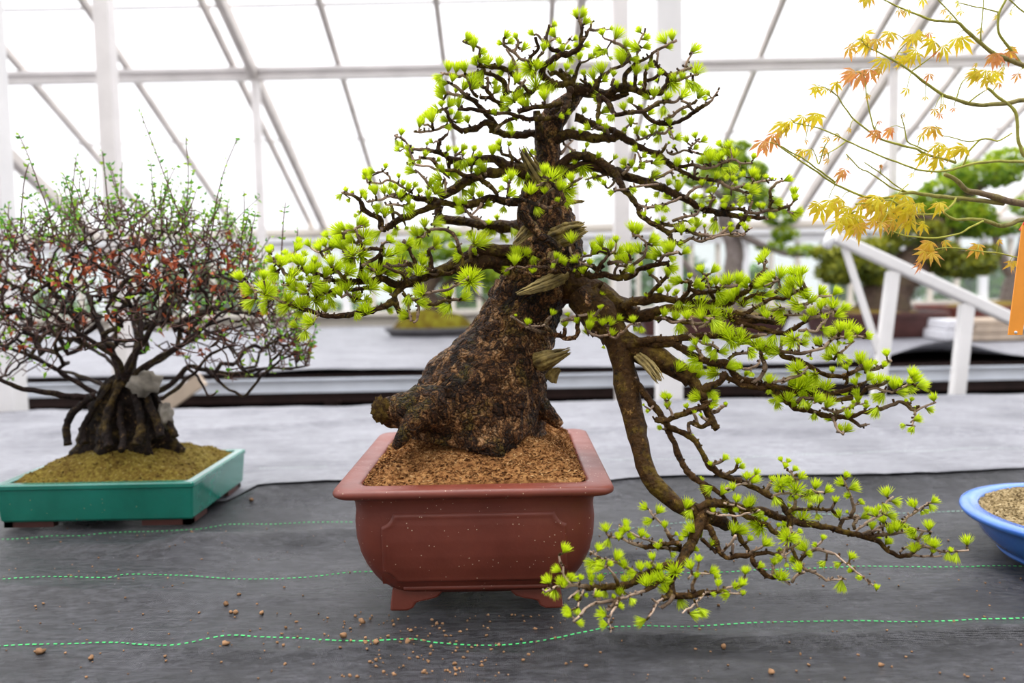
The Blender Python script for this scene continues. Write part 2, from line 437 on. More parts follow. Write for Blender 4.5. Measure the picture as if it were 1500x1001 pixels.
# ------------------------------------------------------------------ light: overcast sky over a greenhouse
W = bpy.data.worlds.new('overcast sky'); bpy.context.scene.world = W; W.use_nodes = True
bg = W.node_tree.nodes['Background']
wt = W.node_tree; wc = wt.nodes.new('ShaderNodeTexCoord'); ws = wt.nodes.new('ShaderNodeSeparateXYZ')
wm = wt.nodes.new('ShaderNodeMapRange')        # an overcast sky is about three times brighter overhead than at the horizon
wm.inputs['From Min'].default_value = 0.0; wm.inputs['From Max'].default_value = 1.0; wm.inputs['To Min'].default_value = 0.95; wm.inputs['To Max'].default_value = 2.6
wt.links.new(wc.outputs['Generated'], ws.inputs[0]); wt.links.new(ws.outputs['Z'], wm.inputs['Value']); wt.links.new(wm.outputs[0], bg.inputs[1])
bg.inputs[0].default_value = (0.965, 0.97, 1.0, 1)
sun = bpy.data.lights.new('sun', 'SUN'); sun.energy = 2.8; sun.angle = math.radians(35); sun.color = (1.0, 0.97, 0.93)
so = bpy.data.objects.new('sun', sun); COL.objects.link(so); so.location = (0, 2, 6)
so.rotation_euler = (math.radians(-8), math.radians(-14), 0)
sc = bpy.context.scene
sc.view_settings.view_transform = 'Standard'; sc.view_settings.look = 'None'
sc.view_settings.gamma = 1; sc.view_settings.use_curve_mapping = False
sc.view_settings.exposure = 0.35
sc.cycles.max_bounces = 10; sc.cycles.transparent_max_bounces = 16
sc.cycles.diffuse_bounces = 4
# ------------------------------------------------------------------ the greenhouse
TAN = math.tan(math.radians(24.9))
P0 = at(750, 94, 6.67)                       # the purlin under the roof glass
def roofz(y): return P0.z + (P0.y - y) * TAN
lo, hi = 6.5, 11.0                           # where the roof meets the eaves line
for _ in range(40):
    mid = (lo + hi) / 2
    q = V((-2.2, mid, roofz(mid))) - CAM
    py = 500.5 - FPX * q.dot(UP) / q.dot(FWD)
    if py < 333: lo = mid
    else: hi = mid
EAVE = lo
RIDGE = -0.4
X0, X1 = -8.5, 8.5

mb = MB()                                    # floor
mb.box((-9, -3, -0.06), (9, EAVE + 0.2, 0)); mb.build('floor', M['concrete'], smooth=False, kind='structure')
mb = MB(); mb.box((-9, -2.6, 0), (9, -2.5, roofz(RIDGE) - 0.9)); mb.build('wall_front_blocker', M['wall_board'], smooth=False, kind='structure')   # unseen wall added behind the viewer to dim and shape the front light
# roof: glass sheets between bars
mb = MB()
bars = [-0.51 + 0.853 * k for k in range(-9, 11)]
laps = [EAVE]
ly = EAVE
for ypx in (205, 93, 8):
    lo, hi = 3.0, 9.5
    for _ in range(40):
        mid = (lo + hi) / 2
        q = V((0, mid, roofz(mid))) - CAM
        py = 500.5 - FPX * q.dot(UP) / q.dot(FWD)
        if py < ypx: lo = mid
        else: hi = mid
    laps.append(lo)
laps += [3.6, 2.6, 1.6, 0.6, RIDGE]
for a, b in zip(bars[:-1], bars[1:]):
    for ya, yb in zip(laps[:-1], laps[1:]):
        o_ = 0.004 * (1 if laps.index(ya) % 2 else 0)
        vs = [(a, ya + 0.015, roofz(ya + 0.015) + 0.03 + o_), (b, ya + 0.015, roofz(ya + 0.015) + 0.03 + o_), (b, yb, roofz(yb) + 0.03 + o_), (a, yb, roofz(yb) + 0.03 + o_)]
        mb.add(vs, [(0, 1, 2, 3)])
ceil_ = mb.build('ceiling', M['roof_glass'], smooth=False, kind='structure')
def roof_bar(x, w, h, mat, name, up=0.0):
    b_ = MB(); b_.bar((x, EAVE, roofz(EAVE) + up), (x, RIDGE, roofz(RIDGE) + up), w, h)
    return b_.build(name, mat, ceil_, smooth=False)
for x in bars: roof_bar(x, 0.045, 0.055, M['bar_paint'], 'glazing_bar')
for x in (-7.25, -4.65, -2.05, 0.55, 3.15, 5.75): roof_bar(x, 0.062, 0.10, M['bar_paint'], 'rafter', -0.06)
for y in laps[1:]:
    if abs(y - laps[2]) < 1e-6: continue
    b_ = MB(); b_.bar((X0, y, roofz(y) + 0.032), (X1, y, roofz(y) + 0.032), 0.03, 0.006, up=V((0, TAN, 1)))
    b_.build('glass_lap', M['roof_lap'] if 'roof_lap' in M else M['frame_paint'], ceil_, smooth=False)
mb = MB(); yP = laps[2]
mb.bar((X0, yP, roofz(yP) - 0.06), (X1, yP, roofz(yP) - 0.06), 0.07, 0.075); mb.bar((X0, yP - 0.05, roofz(yP) - 0.02), (X1, yP - 0.05, roofz(yP) - 0.02), 0.05, 0.03)
mb.build('purlin', M['frame_paint'], ceil_, smooth=False)
# posts
n_trim = [0]
def trim(mb, mat, **k):
    n_trim[0] += 1
    return mb.build('trim_%d' % n_trim[0], mat, smooth=False, kind='structure', **k)
pd1 = at(979, 400, 3.22); pd2 = at(911, 400, 4.23)
for k in (-1, 0):
    mb = MB(); x = pd1.x + 2.62 * k
    mb.box((x - 0.047, pd1.y - 0.047, 0), (x + 0.047, pd1.y + 0.047, roofz(pd1.y) - 0.1)); mb.box((x - 0.08, pd1.y - 0.08, 0), (x + 0.08, pd1.y + 0.08, 0.02))
    trim(mb, M['white_paint'])
for k in (-1, 0, 1):
    mb = MB(); x = pd2.x + 2.6 * k
    mb.box((x - 0.039, pd2.y - 0.039, 0), (x + 0.039, pd2.y + 0.039, roofz(pd2.y) - 0.1)); mb.box((x - 0.07, pd2.y - 0.07, 0), (x + 0.07, pd2.y + 0.07, 0.02))
    trim(mb, M['frame_paint'])
for x in (-4.65, -2.05, 0.55, 3.15):
    mb = MB(); mb.box((x - 0.03, yP - 0.03, 0), (x + 0.03, yP + 0.03, roofz(yP) - 0.09)); trim(mb, M['frame_paint'])
# side wall with its windows
zE = roofz(EAVE)
def wz(ypx): return on_y(750, ypx, EAVE).z
zs, zt = wz(452), wz(361)
mb = MB(); mb.box((X0, EAVE, 0), (X1, EAVE + 0.10, zs - 0.05)); mb.box((X0, EAVE, zt), (X1, EAVE + 0.10, zE - 0.02))
wallb = mb.build('wall_back', M['cream_paint'], smooth=False, kind='structure')
mb = MB(); mb.box((X0, EAVE - 0.12, wz(350) ), (X1, EAVE - 0.003, wz(343))); mb.box((X0, EAVE - 0.05, wz(362)), (X1, EAVE - 0.003, wz(352))); trim(mb, M['bright_white'])
mb = MB(); mb.box((X0, EAVE - 0.14, zE - 0.09), (X1, EAVE - 0.02, zE - 0.03)); trim(mb, M['cream_paint'])
mb = MB(); mb.box((X0, EAVE - 0.10, zs - 0.05), (X1, EAVE + 0.12, zs)); trim(mb, M['cream_paint'])
mull = [i * 0.30 - 0.06 for i in range(-27, 28)]
nwin = 0
for i0 in range(0, len(mull) - 3, 3):
    nwin += 1
    xa, xb = mull[i0], mull[i0 + 3]
    mb = MB(); mb.box((xa + 0.001, EAVE + 0.045, zs + 0.001), (xb - 0.001, EAVE + 0.05, zt - 0.001))
    wn = mb.build('window_%d' % nwin, M['glass'], smooth=False, kind='structure')
    for j in range(3):
        x = mull[i0 + j]; w_ = 0.045 if j == 0 else 0.024
        b_ = MB(); b_.box((x - w_, EAVE + 0.02, zs), (x + w_, EAVE + 0.08, zt)); b_.build('mullion', M['cream_paint'] if j else M['bright_white'], wn, smooth=False)
# outside: lawn and shrubs
mb = MB(); mb.box((-16, EAVE + 0.3, -0.3), (16, EAVE + 14, -0.2))
tag(mb.build('lawn', M['lawn'], smooth=False), 'green lawn outside beyond the greenhouse windows', 'lawn', kind='structure')
def leaf_cloud(mb, c, rx, ry, rz, n, size, rnd, flat=0.0):
    for _ in range(n):
        d = V((rnd.gauss(0, 1), rnd.gauss(0, 1), rnd.gauss(0, 1)))
        d.normalize(); k = rnd.uniform(0.45, 1.0) ** 0.5
        p = V((c[0] + d.x*rx*k, c[1] + d.y*ry*k, c[2] + d.z*rz*k))
        a = V((rnd.gauss(0, 1), rnd.gauss(0, 1), rnd.gauss(0, 1))).normalized() * size * rnd.uniform(0.6, 1.3)
        b = a.cross(V((rnd.gauss(0, 1), rnd.gauss(0, 1), rnd.gauss(0, 1)))).normalized() * size * 0.45
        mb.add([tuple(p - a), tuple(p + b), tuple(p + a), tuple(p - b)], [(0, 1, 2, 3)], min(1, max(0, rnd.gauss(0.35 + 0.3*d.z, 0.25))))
rnd = random.Random(5)
for i, (x, r_, h) in enumerate(((-6.5, 1.3, 1.0), (-4.4, 0.9, 1.25), (-2.3, 1.2, 0.8), (-0.4, 0.7, 1.3), (1.9, 1.0, 1.5), (3.5, 0.9, 1.15), (5.2, 1.1, 1.45), (7.3, 1.2, 1.2))):
    y = EAVE + 1.7 + (i % 3) * 0.7
    t = thing('garden_shrub', ['rounded green garden shrub outside, far left end of the windows', 'green garden shrub outside, second from the left beyond the windows', 'low wide garden shrub outside behind the left potted shrub', 'narrow green garden shrub outside, seen left of the larch trunk',
        'green garden shrub outside behind the grey bonsai trunk', 'green garden shrub outside left of the big pine trunk', 'green garden shrub outside right of the big pine trunk', 'green garden shrub outside, far right end of the windows'][i], 'shrub', (x, y, -0.2), 'shrubs outside the windows')
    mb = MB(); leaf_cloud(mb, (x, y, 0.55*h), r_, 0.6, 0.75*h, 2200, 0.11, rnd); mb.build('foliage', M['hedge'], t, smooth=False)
    mb = MB(); mb.tube([V((x, y, -0.2)), V((x + 0.05, y, 0.3)), V((x, y, 0.8*h))], [0.05, 0.04, 0.02], 7); mb.build('stem', M['pine_bark'], t)

# ------------------------------------------------------------------ benches
NB_Y0, NB_Y1 = 0.50, on_z(760, 592, TABLE).y
nb = thing('staging_bench', 'near staging bench under the black cloth, carrying the larch pot', 'bench', (0, 1.8, 0))
mb = MB(); mb.box((-2.3, NB_Y0 + 0.02, TABLE - 0.06), (2.7, NB_Y1 - 0.02, TABLE - 0.022)); mb.build('bench_top', M['dark_wood'], nb, smooth=False)
for x in (-2.2, 0.2, 2.6):
    for y in (NB_Y0 + 0.1, NB_Y1 - 0.12):
        mb = MB(); mb.box((x - 0.04, y - 0.04, 0), (x + 0.04, y + 0.04, TABLE - 0.06)); mb.build('leg', M['dark_wood'], nb, smooth=False)
# folds of the near cloth: line across the view, height, far run, near run
FOLDS = []
def fold(pts, A, wf, wn):
    P = [on_z(x, y, TABLE) for x, y in pts]
    FOLDS.append((sorted((p.x, p.y) for p in P), A*1.6, wf*0.8, wn))
fold([(-80, 634), (130, 640), (330, 634), (480, 622), (560, 618)], 0.010, 0.16, 0.035)
fold([(880, 634), (1100, 636), (1500, 632), (1600, 630)], 0.010, 0.16, 0.035)
fold([(340, 735), (400, 729), (480, 722), (560, 720)], 0.017, 0.20, 0.05)
fold([(860, 724), (950, 716), (1150, 712), (1300, 714), (1400, 708), (1500, 703), (1600, 700)], 0.017, 0.22, 0.05)
fold([(280, 800), (360, 792), (470, 786), (560, 784)], 0.012, 0.10, 0.035)
fold([(890, 942), (1000, 940), (1150, 938), (1300, 936), (1500, 930), (1600, 926)], 0.008, 0.05, 0.012)
fold([(-60, 858), (80, 866), (200, 872)], 0.006, 0.06, 0.03)
fold([(300, 950), (420, 955), (560, 950)], 0.005, 0.04, 0.012)
fold([(930, 815), (1100, 828), (1300, 822)], 0.006, 0.07, 0.03)
fold([(880, 880), (1000, 876), (1250, 872), (1400, 866)], 0.006, 0.05, 0.025)
fold([(60, 800), (180, 806), (300, 812)], 0.007, 0.08, 0.03)
PADS = []   # places where pots press the cloth flat
EDGE = sorted((p.x, p.y) for p in (on_z(x, y, TABLE) for x, y in [(-140, 742), (0, 738), (200, 736), (350, 731), (420, 727), (480, 722), (600, 719), (760, 720), (870, 722), (950, 717), (1150, 713), (1300, 715), (1400, 709), (1500, 704), (1640, 700)]))
def edge_y(x):
    for (xa, ya), (xb, yb) in zip(EDGE[:-1], EDGE[1:]):
        if xa <= x <= xb: return ya + (yb-ya)*(x-xa)/(xb-xa)
    return EDGE[0][1] if x < EDGE[0][0] else EDGE[-1][1]
def fold_h(x, y):
    h = 0.0
    for P, A, wf, wn in FOLDS:
        if x <= P[0][0]: yl = P[0][1]; e = P[0][0] - x
        elif x >= P[-1][0]: yl = P[-1][1]; e = x - P[-1][0]
        else:
            e = 0
            for (xa, ya), (xb, yb) in zip(P[:-1], P[1:]):
                if xa <= x <= xb: yl = ya + (yb - ya)*(x - xa)/(xb - xa + 1e-9); break
        k = math.exp(-(e/0.07)**2) if e > 0 else 1.0
        if k < 0.02: continue
        yl += 0.012*noise.noise(V((x*5, A*900, 0)))
        dy = y - yl
        h += A*k*(math.exp(-dy/wf) if dy > 0 else math.exp(-(dy/wn)**2))
    return h
def cloth_h(x, y):
    h = fold_h(x, y)
    h += 0.0060*noise.noise(V((x*1.6, y*9, 0.3))) + 0.0042*noise.noise(V((x*5, y*26, 1.3))) + 0.0022*noise.noise(V((x*11 + y*8, y*55, 2.3)))
    h += 0.0005*noise.noise(V((x*60, y*60, 4.3)))
    k = 1.0
    for (px, py, hx, hy) in PADS:
        d = max(abs(x - px) - hx, abs(y - py) - hy)
        k = min(k, max(0.0, min(1.0, d/0.07)))
    return TABLE - 0.006 + (h + 0.004)*k
# ---------------------------------------------------------------- larch: branch courses and needle tufts
# one line per branch: region | radius at root, tip | distance at root, tip | course
LARCH = """
LL|12 9|1.32 1.29|795,372 772,370 748,370 722,368 700,370 686,377
LL|9 5|1.29 1.25|686,377 672,385 650,396 622,405 603,414 580,417 560,408
LL|13 9|1.33 1.27|772,396 745,392 722,384 700,388 684,392 668,398
LL|5.5 4|1.27 1.24|603,414 593,417 582,428 576,438
LL|5 3.5|1.24 1.24|576,438 581,448 585,458
LL|5 4|1.24 1.21|576,440 561,449 545,456 528,460
LL|4.5 2.2|1.21 1.16|535,458 516,461 500,463 481,464 466,460 452,456 438,451 426,448 414,443 404,438
LL|2 1.6|1.16 1.15|404,438 396,431 388,424
LL|2.6 1.5|1.18 1.17|400,436 388,431 375,426 366,417 358,409
LL|5.5 3|1.25 1.21|560,408 545,411 535,412 521,414 508,413 496,412 484,410
LL|3 1.8|1.21 1.17|484,410 472,404 460,400 448,397 436,395 424,400
LL|2.8 1.6|1.17 1.17|436,400 420,403 412,393 404,384 398,378 394,372
LL|4 2|1.23 1.22|524,413 527,405 529,397 530,380 529,362 526,348 521,335
LL|4.5 3|1.25 1.23|555,408 557,390 558,374 560,358
LL|3 2|1.23 1.21|558,372 550,378 540,383 530,390
LL|3 2|1.22 1.21|561,365 550,365 540,365 528,368 516,372
LL|3 2|1.21 1.19|508,413 500,404 492,396 486,388 478,380
LL|2.5 1.8|1.2 1.18|484,410 470,415 458,418 446,420
LL|2 1.5|1.18 1.17|458,418 446,430 436,425 426,420 412,416
LL|2.4 1.8|1.22 1.19|528,440 516,436 508,432 500,436
LL|3 2|1.22 1.19|540,420 520,425 500,422 485,426 470,432 456,438
LL|2 1.3|1.17 1.15|466,462 458,470 452,478 447,484
LL|3.5 2.2|1.25 1.26|640,398 628,396 612,391 596,385 582,382
LL|3 2.4|1.26 1.25|612,392 606,380 600,366 590,352
LL|4 3|1.27 1.27|632,404 632,392 630,378 628,366
LL|3.2 2|1.26 1.26|678,390 676,378 673,366 669,352 664,343 655,338 645,336 630,337
LL|3 2|1.27 1.27|690,385 688,372 690,362
LL|3 2|1.24 1.22|600,416 590,402 580,398 568,392 560,390
LL|2.2 1.6|1.22 1.2|623,430 640,427 652,425 665,420 678,412 688,405
LL|3 2.2|1.24 1.23|590,430 600,438 610,440 622,442 630,445 639,446 650,441 662,440 672,440
LL|2.4 1.6|1.23 1.23|613,442 613,455 610,470 606,473
LL|2.2 1.6|1.24 1.23|598,442 598,452 602,470
LL|3 2|1.25 1.23|620,405 610,396 600,388 590,388 575,390 566,386
LL|3.4 2.4|1.27 1.26|668,396 655,402 645,398 636,402 625,396
LL|3 2|1.25 1.22|566,400 560,395 548,396 540,392
ML|9 6|1.38 1.38|768,335 740,332 710,330 690,326 672,324 655,322 640,320
ML|5 3|1.38 1.38|650,322 640,312 645,302 636,330
ML|6.5 5|1.34 1.31|778,284 765,290 757,297 745,296 733,294 722,290 712,291 702,296 693,299 678,302
ML|5 4.5|1.31 1.3|678,302 668,301 659,299 648,297 640,294
ML|4.5 2|1.3 1.27|640,294 624,292 608,291 600,288 595,284 584,284 574,286
ML|5 4.5|1.3 1.28|646,296 632,303 620,308 608,312 598,317 590,319 576,328 566,336
ML|4.5 3|1.28 1.26|566,336 558,333 557,322 544,314 533,308 530,302 528,295
ML|2.8 1.5|1.26 1.24|528,295 518,287 510,284 501,282
ML|2.5 1.6|1.27 1.26|595,288 582,290 570,288 557,293 548,294 539,296
ML|3 2.2|1.28 1.27|578,330 576,315 574,300
ML|2 1.5|1.28 1.26|600,298 590,302 578,299 566,300
ML|2.4 1.8|1.3 1.3|680,305 690,316 702,322 712,330
ML|2 1.6|1.3 1.3|706,298 698,308 690,316
ML|2.5 2|1.28 1.27|590,319 580,312 570,310 560,312
ML|2.5 2|1.32 1.3|728,286 722,278 716,272
UL|10 7|1.34 1.32|786,258 768,252 755,247 744,246 734,238 725,233
UL|7 4|1.32 1.29|725,233 709,233 696,236 684,238 672,236 659,233
UL|4 2|1.29 1.26|659,233 650,227 637,222 621,220 605,219
UL|3 2|1.27 1.28|642,222 643,209 648,203 656,196
UL|6.5 7|1.33 1.3|736,250 728,254 712,254 700,258 688,262 676,270 664,278 654,283 644,288
UL|4.5 3|1.31 1.3|700,258 704,262 712,268 720,275 728,284
UL|3.4 2|1.3 1.27|704,262 690,259 678,257 670,252 664,249 650,250 637,248
UL|2.2 1.3|1.27 1.25|644,250 630,245 616,243 606,242 597,241
UL|3 2|1.28 1.26|648,246 642,244 636,238 630,233 620,231 613,230
UL|2.5 1.6|1.28 1.26|640,282 630,272 625,266 621,260 614,254 608,249
UL|2 1.3|1.26 1.25|606,240 604,232 603,228 598,214 592,204 585,201 578,199
UL|2 1.6|1.28 1.26|604,284 598,280 592,276 586,272 581,268 570,264 558,268 548,268 538,267
UL|1.8 1.3|1.26 1.25|572,266 570,260 566,256 560,252
UL|2.2 1.5|1.27 1.26|652,284 653,272 652,262
UL|3 2.2|1.3 1.29|660,252 658,244 658,236
UL|3 2.2|1.32 1.31|752,248 750,236 748,228 746,222
UL|2.4 1.8|1.31 1.3|690,250 692,242 691,232
UL|3.4 2.4|1.33 1.33|770,246 758,236 748,230 735,226
CR|6 4|1.33 1.31|794,193 784,195 772,196 760,198 750,198 741,198 728,193 716,191
CR|5 4|1.31 1.3|728,193 722,188 720,184
CR|5 4|1.3 1.29|722,184 712,180 704,184 696,188 686,191 678,193
CR|3.6 2.2|1.29 1.27|678,193 670,188 664,184 660,178 656,171 654,165 650,160
CR|2.4 1.5|1.28 1.26|662,183 656,184 648,186 638,190 625,193 606,193
CR|4 3|1.31 1.29|728,186 722,176 715,170 709,163 703,157 697,150
CR|3 2|1.29 1.26|697,150 689,144 681,138 674,132 668,127 660,122 654,120
CR|3 2|1.3 1.26|700,148 690,145 676,141 664,138 654,136
CR|3.4 2.6|1.31 1.28|748,163 737,156 728,150 719,144 710,143 703,143
CR|3 2|1.29 1.28|724,148 722,143 713,132 706,126 702,120
CR|2.4 1.8|1.28 1.28|713,132 714,130 715,120 714,112
CR|5 3.5|1.3 1.27|836,130 834,136 832,146 831,154 826,161 820,167 812,172
CR|4 3|1.28 1.27|822,150 810,154 798,156 783,157 770,160 758,164
CR|3.4 2.6|1.28 1.29|812,172 792,174 781,174 773,174 760,171 750,168 739,166 728,166
CR|3.4 2.4|1.29 1.27|728,166 715,164 704,162 690,160 672,160
CR|6 5|1.32 1.31|790,205 789,190 788,172 786,162
CR|3 2.4|1.3 1.29|758,172 745,176 735,182 726,190
CR|8 6|1.32 1.31|840,138 836,128 831,116 828,108
CR|3.5 2.4|1.31 1.3|838,126 842,112 846,100 850,92
CR|4 3|1.31 1.3|832,120 822,112 814,106 806,110
CR|3.4 3|1.31 1.3|822,108 821,102
CR|5 4.5|1.31 1.29|832,122 816,124 802,118 795,112 794,106 799,93 806,88
CR|4.5 4|1.29 1.28|799,93 806,89 812,85 820,81 828,80 836,78 840,76 847,72 851,66
CR|3.4 2|1.28 1.27|851,66 851,56 852,42 851,34 849,28 846,24
CR|2.4 1.8|1.28 1.28|853,62 857,56 860,48 864,44 872,45 880,43 886,42
CR|2 1.3|1.28 1.28|864,44 866,38 865,30
CR|3.4 2.4|1.29 1.28|826,80 818,74 812,74 806,70 804,66 801,60
CR|2.6 2|1.28 1.28|801,60 801,52 804,42 808,37
CR|2 1.6|1.28 1.28|801,61 796,60 790,54 784,50
CR|2 1.3|1.28 1.29|802,62 810,58 818,54
CR|1.8 1.2|1.28 1.29|824,72 830,62 838,52
CR|3 2.2|1.29 1.28|776,94 777,85 783,78 788,71 786,62 784,55
CR|2.2 1.8|1.29 1.28|786,90 790,82 796,76
CR|2.6 2|1.29 1.27|790,98 780,93 770,89 761,85 756,80 751,76 745,72 738,66 738,56
CR|2.4 1.8|1.27 1.26|752,78 757,70 760,63 758,58
CR|2 1.6|1.26 1.26|760,72 766,72
CR|2.4 1.8|1.29 1.27|756,110 757,102 756,96 753,90 751,84 746,78 742,72
CR|4 3|1.3 1.28|762,118 754,112 745,104 735,100 724,98 715,98 706,98 700,96
CR|2.8 1.8|1.28 1.26|704,96 702,88 702,82 703,72 696,68 684,63 678,60
CR|5 4|1.3 1.29|742,138 740,128 738,120 732,115 727,112
CR|3 2|1.29 1.27|727,112 718,109 710,106 698,106 686,109 674,112
CR|2.4 1.6|1.27 1.25|674,112 664,110 656,108 649,108
CR|2.4 1.8|1.28 1.27|700,142 694,138 690,130 689,124 684,116 678,112
CR|2.6 2|1.28 1.27|752,140 754,136 759,130 764,124 770,117
CR|2 1.6|1.28 1.28|745,135 745,124 746,112
CR|4 3|1.31 1.29|826,126 812,122 800,124 788,128 778,136 768,140 752,146
CR|3 2.4|1.29 1.27|778,136 770,130 764,122 756,118
CR|9 8|1.32 1.31|838,134 850,132 862,135 872,136 880,141 886,143
CR|7 5|1.31 1.29|880,142 886,142 894,136 902,130 909,128 916,128 926,131 934,133
CR|4.8 4|1.29 1.28|934,133 945,135 955,136 964,136 971,132 976,127 979,122 980,112
CR|3.4 2.4|1.28 1.27|980,112 974,109 970,104 966,100 961,96 962,90
CR|2 1.5|1.27 1.27|962,92 963,84 964,74
CR|3 2|1.28 1.26|980,112 990,108 996,105 1001,103 1006,101 1011,101
CR|1.8 1.4|1.27 1.26|1003,102 1005,94 1008,87 1014,77
CR|2.4 1.5|1.28 1.26|982,120 990,119 1003,114 1012,111 1022,109
CR|4 2.6|1.29 1.27|915,128 915,118 916,108 924,100 932,92
CR|2.6 2|1.27 1.26|932,92 940,89 946,85 953,82
CR|3.4 2.4|1.3 1.28|866,136 872,126 878,116 884,112 891,106 896,102 905,98
CR|2.6 2|1.28 1.26|905,98 915,94 922,88 923,82 920,76 913,69 908,66 902,64
CR|1.8 1.2|1.26 1.25|902,64 893,59 884,55
CR|2.6 1.6|1.28 1.26|950,94 953,90 954,84 956,79 962,74 968,71 975,68 980,64 992,60
CR|1.8 1.4|1.27 1.26|932,84 934,70 938,58 944,48
CR|4 3|1.3 1.29|870,136 873,128 877,120 880,112
CR|3 2.4|1.28 1.27|943,132 945,122 945,106
CR|3 2.4|1.28 1.27|948,118 954,116 961,113 966,109
CR|3 2.4|1.29 1.28|928,130 930,120 932,109
CR|3.6 3.2|1.29 1.27|880,142 888,148 894,156 900,167
CR|3.2 3|1.27 1.26|896,168 905,168 916,166 928,165 940,163 948,160 956,156 966,151
CR|2.6 2|1.26 1.25|956,156 966,150 980,150 990,149 996,142
CR|5 3.4|1.31 1.3|886,144 899,144 910,140 920,136
CR|6 5|1.33 1.31|842,172 849,174 858,178 868,182 880,186 892,190 900,193
CR|3.4 2.8|1.3 1.28|935,158 943,166 950,174 958,179 972,180
CR|3.2 3|1.29 1.27|960,180 972,181 984,181 993,179 1002,174 1012,168 1018,164 1022,160
CR|3 1.5|1.27 1.25|1018,162 1030,156 1038,151 1041,148 1044,144 1048,138 1052,132
CR|2.6 2|1.28 1.27|972,176 984,170 996,161 1006,156 1016,152
CR|2.2 1.8|1.27 1.26|1014,160 1008,152 998,148
CR|3.4 2.8|1.29 1.28|875,138 878,150 876,165 876,182
CR|2.6 2|1.31 1.3|868,130 862,124 856,120 850,116
CR|2.4 1.8|1.3 1.29|858,126 857,118 856,112
CR|2.6 2|1.29 1.28|898,134 897,124 898,114
UR|8 6|1.33 1.31|812,206 818,203 825,199 833,196 846,198 860,200 870,203 879,203
UR|6 5.5|1.31 1.3|879,203 890,203 900,202 908,200 914,203
UR|5.4 4|1.3 1.3|900,194 908,197 917,203 927,209 940,217 952,222 964,227 971,232 977,238
UR|4 3|1.3 1.3|977,238 985,244 993,248 1000,252 1007,254 1012,258 1018,261
UR|3 2|1.3 1.28|1018,261 1036,263 1050,265 1058,269 1065,273 1076,278 1092,282
UR|3 2|1.3 1.28|972,234 985,241 998,244 1006,243 1015,241 1022,243 1028,246 1038,246 1049,244 1053,241 1057,239
UR|2.2 1.5|1.28 1.27|1057,239 1066,236 1076,234 1084,239 1092,239 1102,239
UR|2.6 2|1.3 1.29|1018,260 1018,252 1018,240
UR|2 1.5|1.28 1.27|1076,276 1086,274 1098,270 1108,268 1119,266 1130,263
UR|2 1.4|1.3 1.28|978,224 986,226 996,223 1006,221 1020,224
UR|1.8 1.3|1.29 1.28|1008,222 1014,214 1020,207
UR|3 2|1.3 1.29|962,230 968,224 972,220 976,212
UR|2 1.6|1.3 1.29|932,206 942,204 952,198 962,192
UR|2 1.4|1.29 1.28|962,196 972,196 980,190 980,186 986,202
UR|2 1.6|1.3 1.29|906,198 914,190 922,182 934,180
UR|2.4 1.8|1.31 1.29|892,200 888,190 880,186 870,188
UR|7 6|1.33 1.31|815,246 820,243 828,236 836,231 844,230 852,229 860,230 868,232 876,236
UR|6.5 5.5|1.31 1.29|876,236 884,240 892,246 902,252
UR|7.5 6|1.33 1.31|818,258 834,250 850,244 866,244 880,247 892,251 902,256
UR|6.5 5.5|1.31 1.3|900,250 910,256 921,260 934,263 948,268 960,272 972,276
UR|5.5 4.2|1.3 1.3|972,276 984,282 996,288 1008,294 1020,301 1032,307 1044,310 1056,313 1068,314
UR|4 2.6|1.3 1.28|1068,314 1076,316 1084,318 1094,319 1105,318 1112,320 1121,319
UR|3 2|1.3 1.27|1056,306 1070,306 1084,306 1096,311 1108,313 1116,310 1124,308 1132,309 1140,308
UR|2.6 1.5|1.27 1.25|1140,308 1148,304 1156,302 1160,298 1164,294
UR|2.6 1.8|1.27 1.26|1127,305 1129,292 1128,284 1129,276 1133,272 1137,268 1146,264
UR|3.4 1.6|1.29 1.27|1080,336 1084,328 1090,321 1097,308 1103,295
UR|5 4|1.29 1.27|900,252 906,262 911,273 918,282 924,289 930,297 935,305
UR|4 3.4|1.27 1.26|935,305 936,310 937,314 943,319 950,324 960,330 969,335 976,339 982,343
UR|3.4 2.6|1.26 1.25|982,343 983,349 985,353 988,358
UR|3 2.2|1.27 1.26|966,326 972,329 980,330 988,330 996,328 1001,324
UR|2.4 1.8|1.26 1.26|985,325 992,321 1001,319 1010,317 1020,314 1024,308
UR|2.4 1.8|1.26 1.25|982,340 990,335 998,327
UR|3 2|1.26 1.24|988,338 1004,337 1012,340 1020,343 1028,345 1036,345 1044,346 1052,346 1058,341 1063,337 1071,330
UR|2.6 1.2|1.25 1.23|990,356 996,356 1004,353 1012,350 1020,352 1028,353 1038,351 1049,348 1058,345 1068,343 1078,342 1087,346
UR|2.2 1.2|1.24 1.23|1060,342 1072,345 1084,345 1094,338 1102,334
UR|2.2 1.6|1.28 1.26|900,280 912,278 924,276 936,273 948,271 964,270
UR|2.2 1.6|1.27 1.25|936,302 950,304 962,302 972,300 984,296 999,289
UR|2 1.6|1.26 1.26|946,304 944,312 942,320
UR|2.4 1.8|1.3 1.29|912,256 920,248 926,240 931,226
UR|2 1.6|1.29 1.29|930,250 938,243 944,238 955,236
UR|1.8 1.5|1.29 1.29|940,240 937,230 935,224
UR|2 1.4|1.34 1.36|822,226 830,214 840,205
UR|2 1.4|1.36 1.38|826,212 834,216 846,226
UR|2 1.4|1.33 1.36|895,256 880,258 868,260 858,264
UR|2 1.4|1.32 1.36|902,262 896,272 890,276 886,270
UR|2 1.6|1.3 1.29|955,270 956,258 958,250
UR|2.4 1.8|1.29 1.28|960,262 970,258 980,252 986,248
UR|2.6 1.8|1.29 1.28|1040,306 1042,296 1048,290
UR|2.6 1.8|1.29 1.28|1004,290 1012,280 1020,275 1028,272
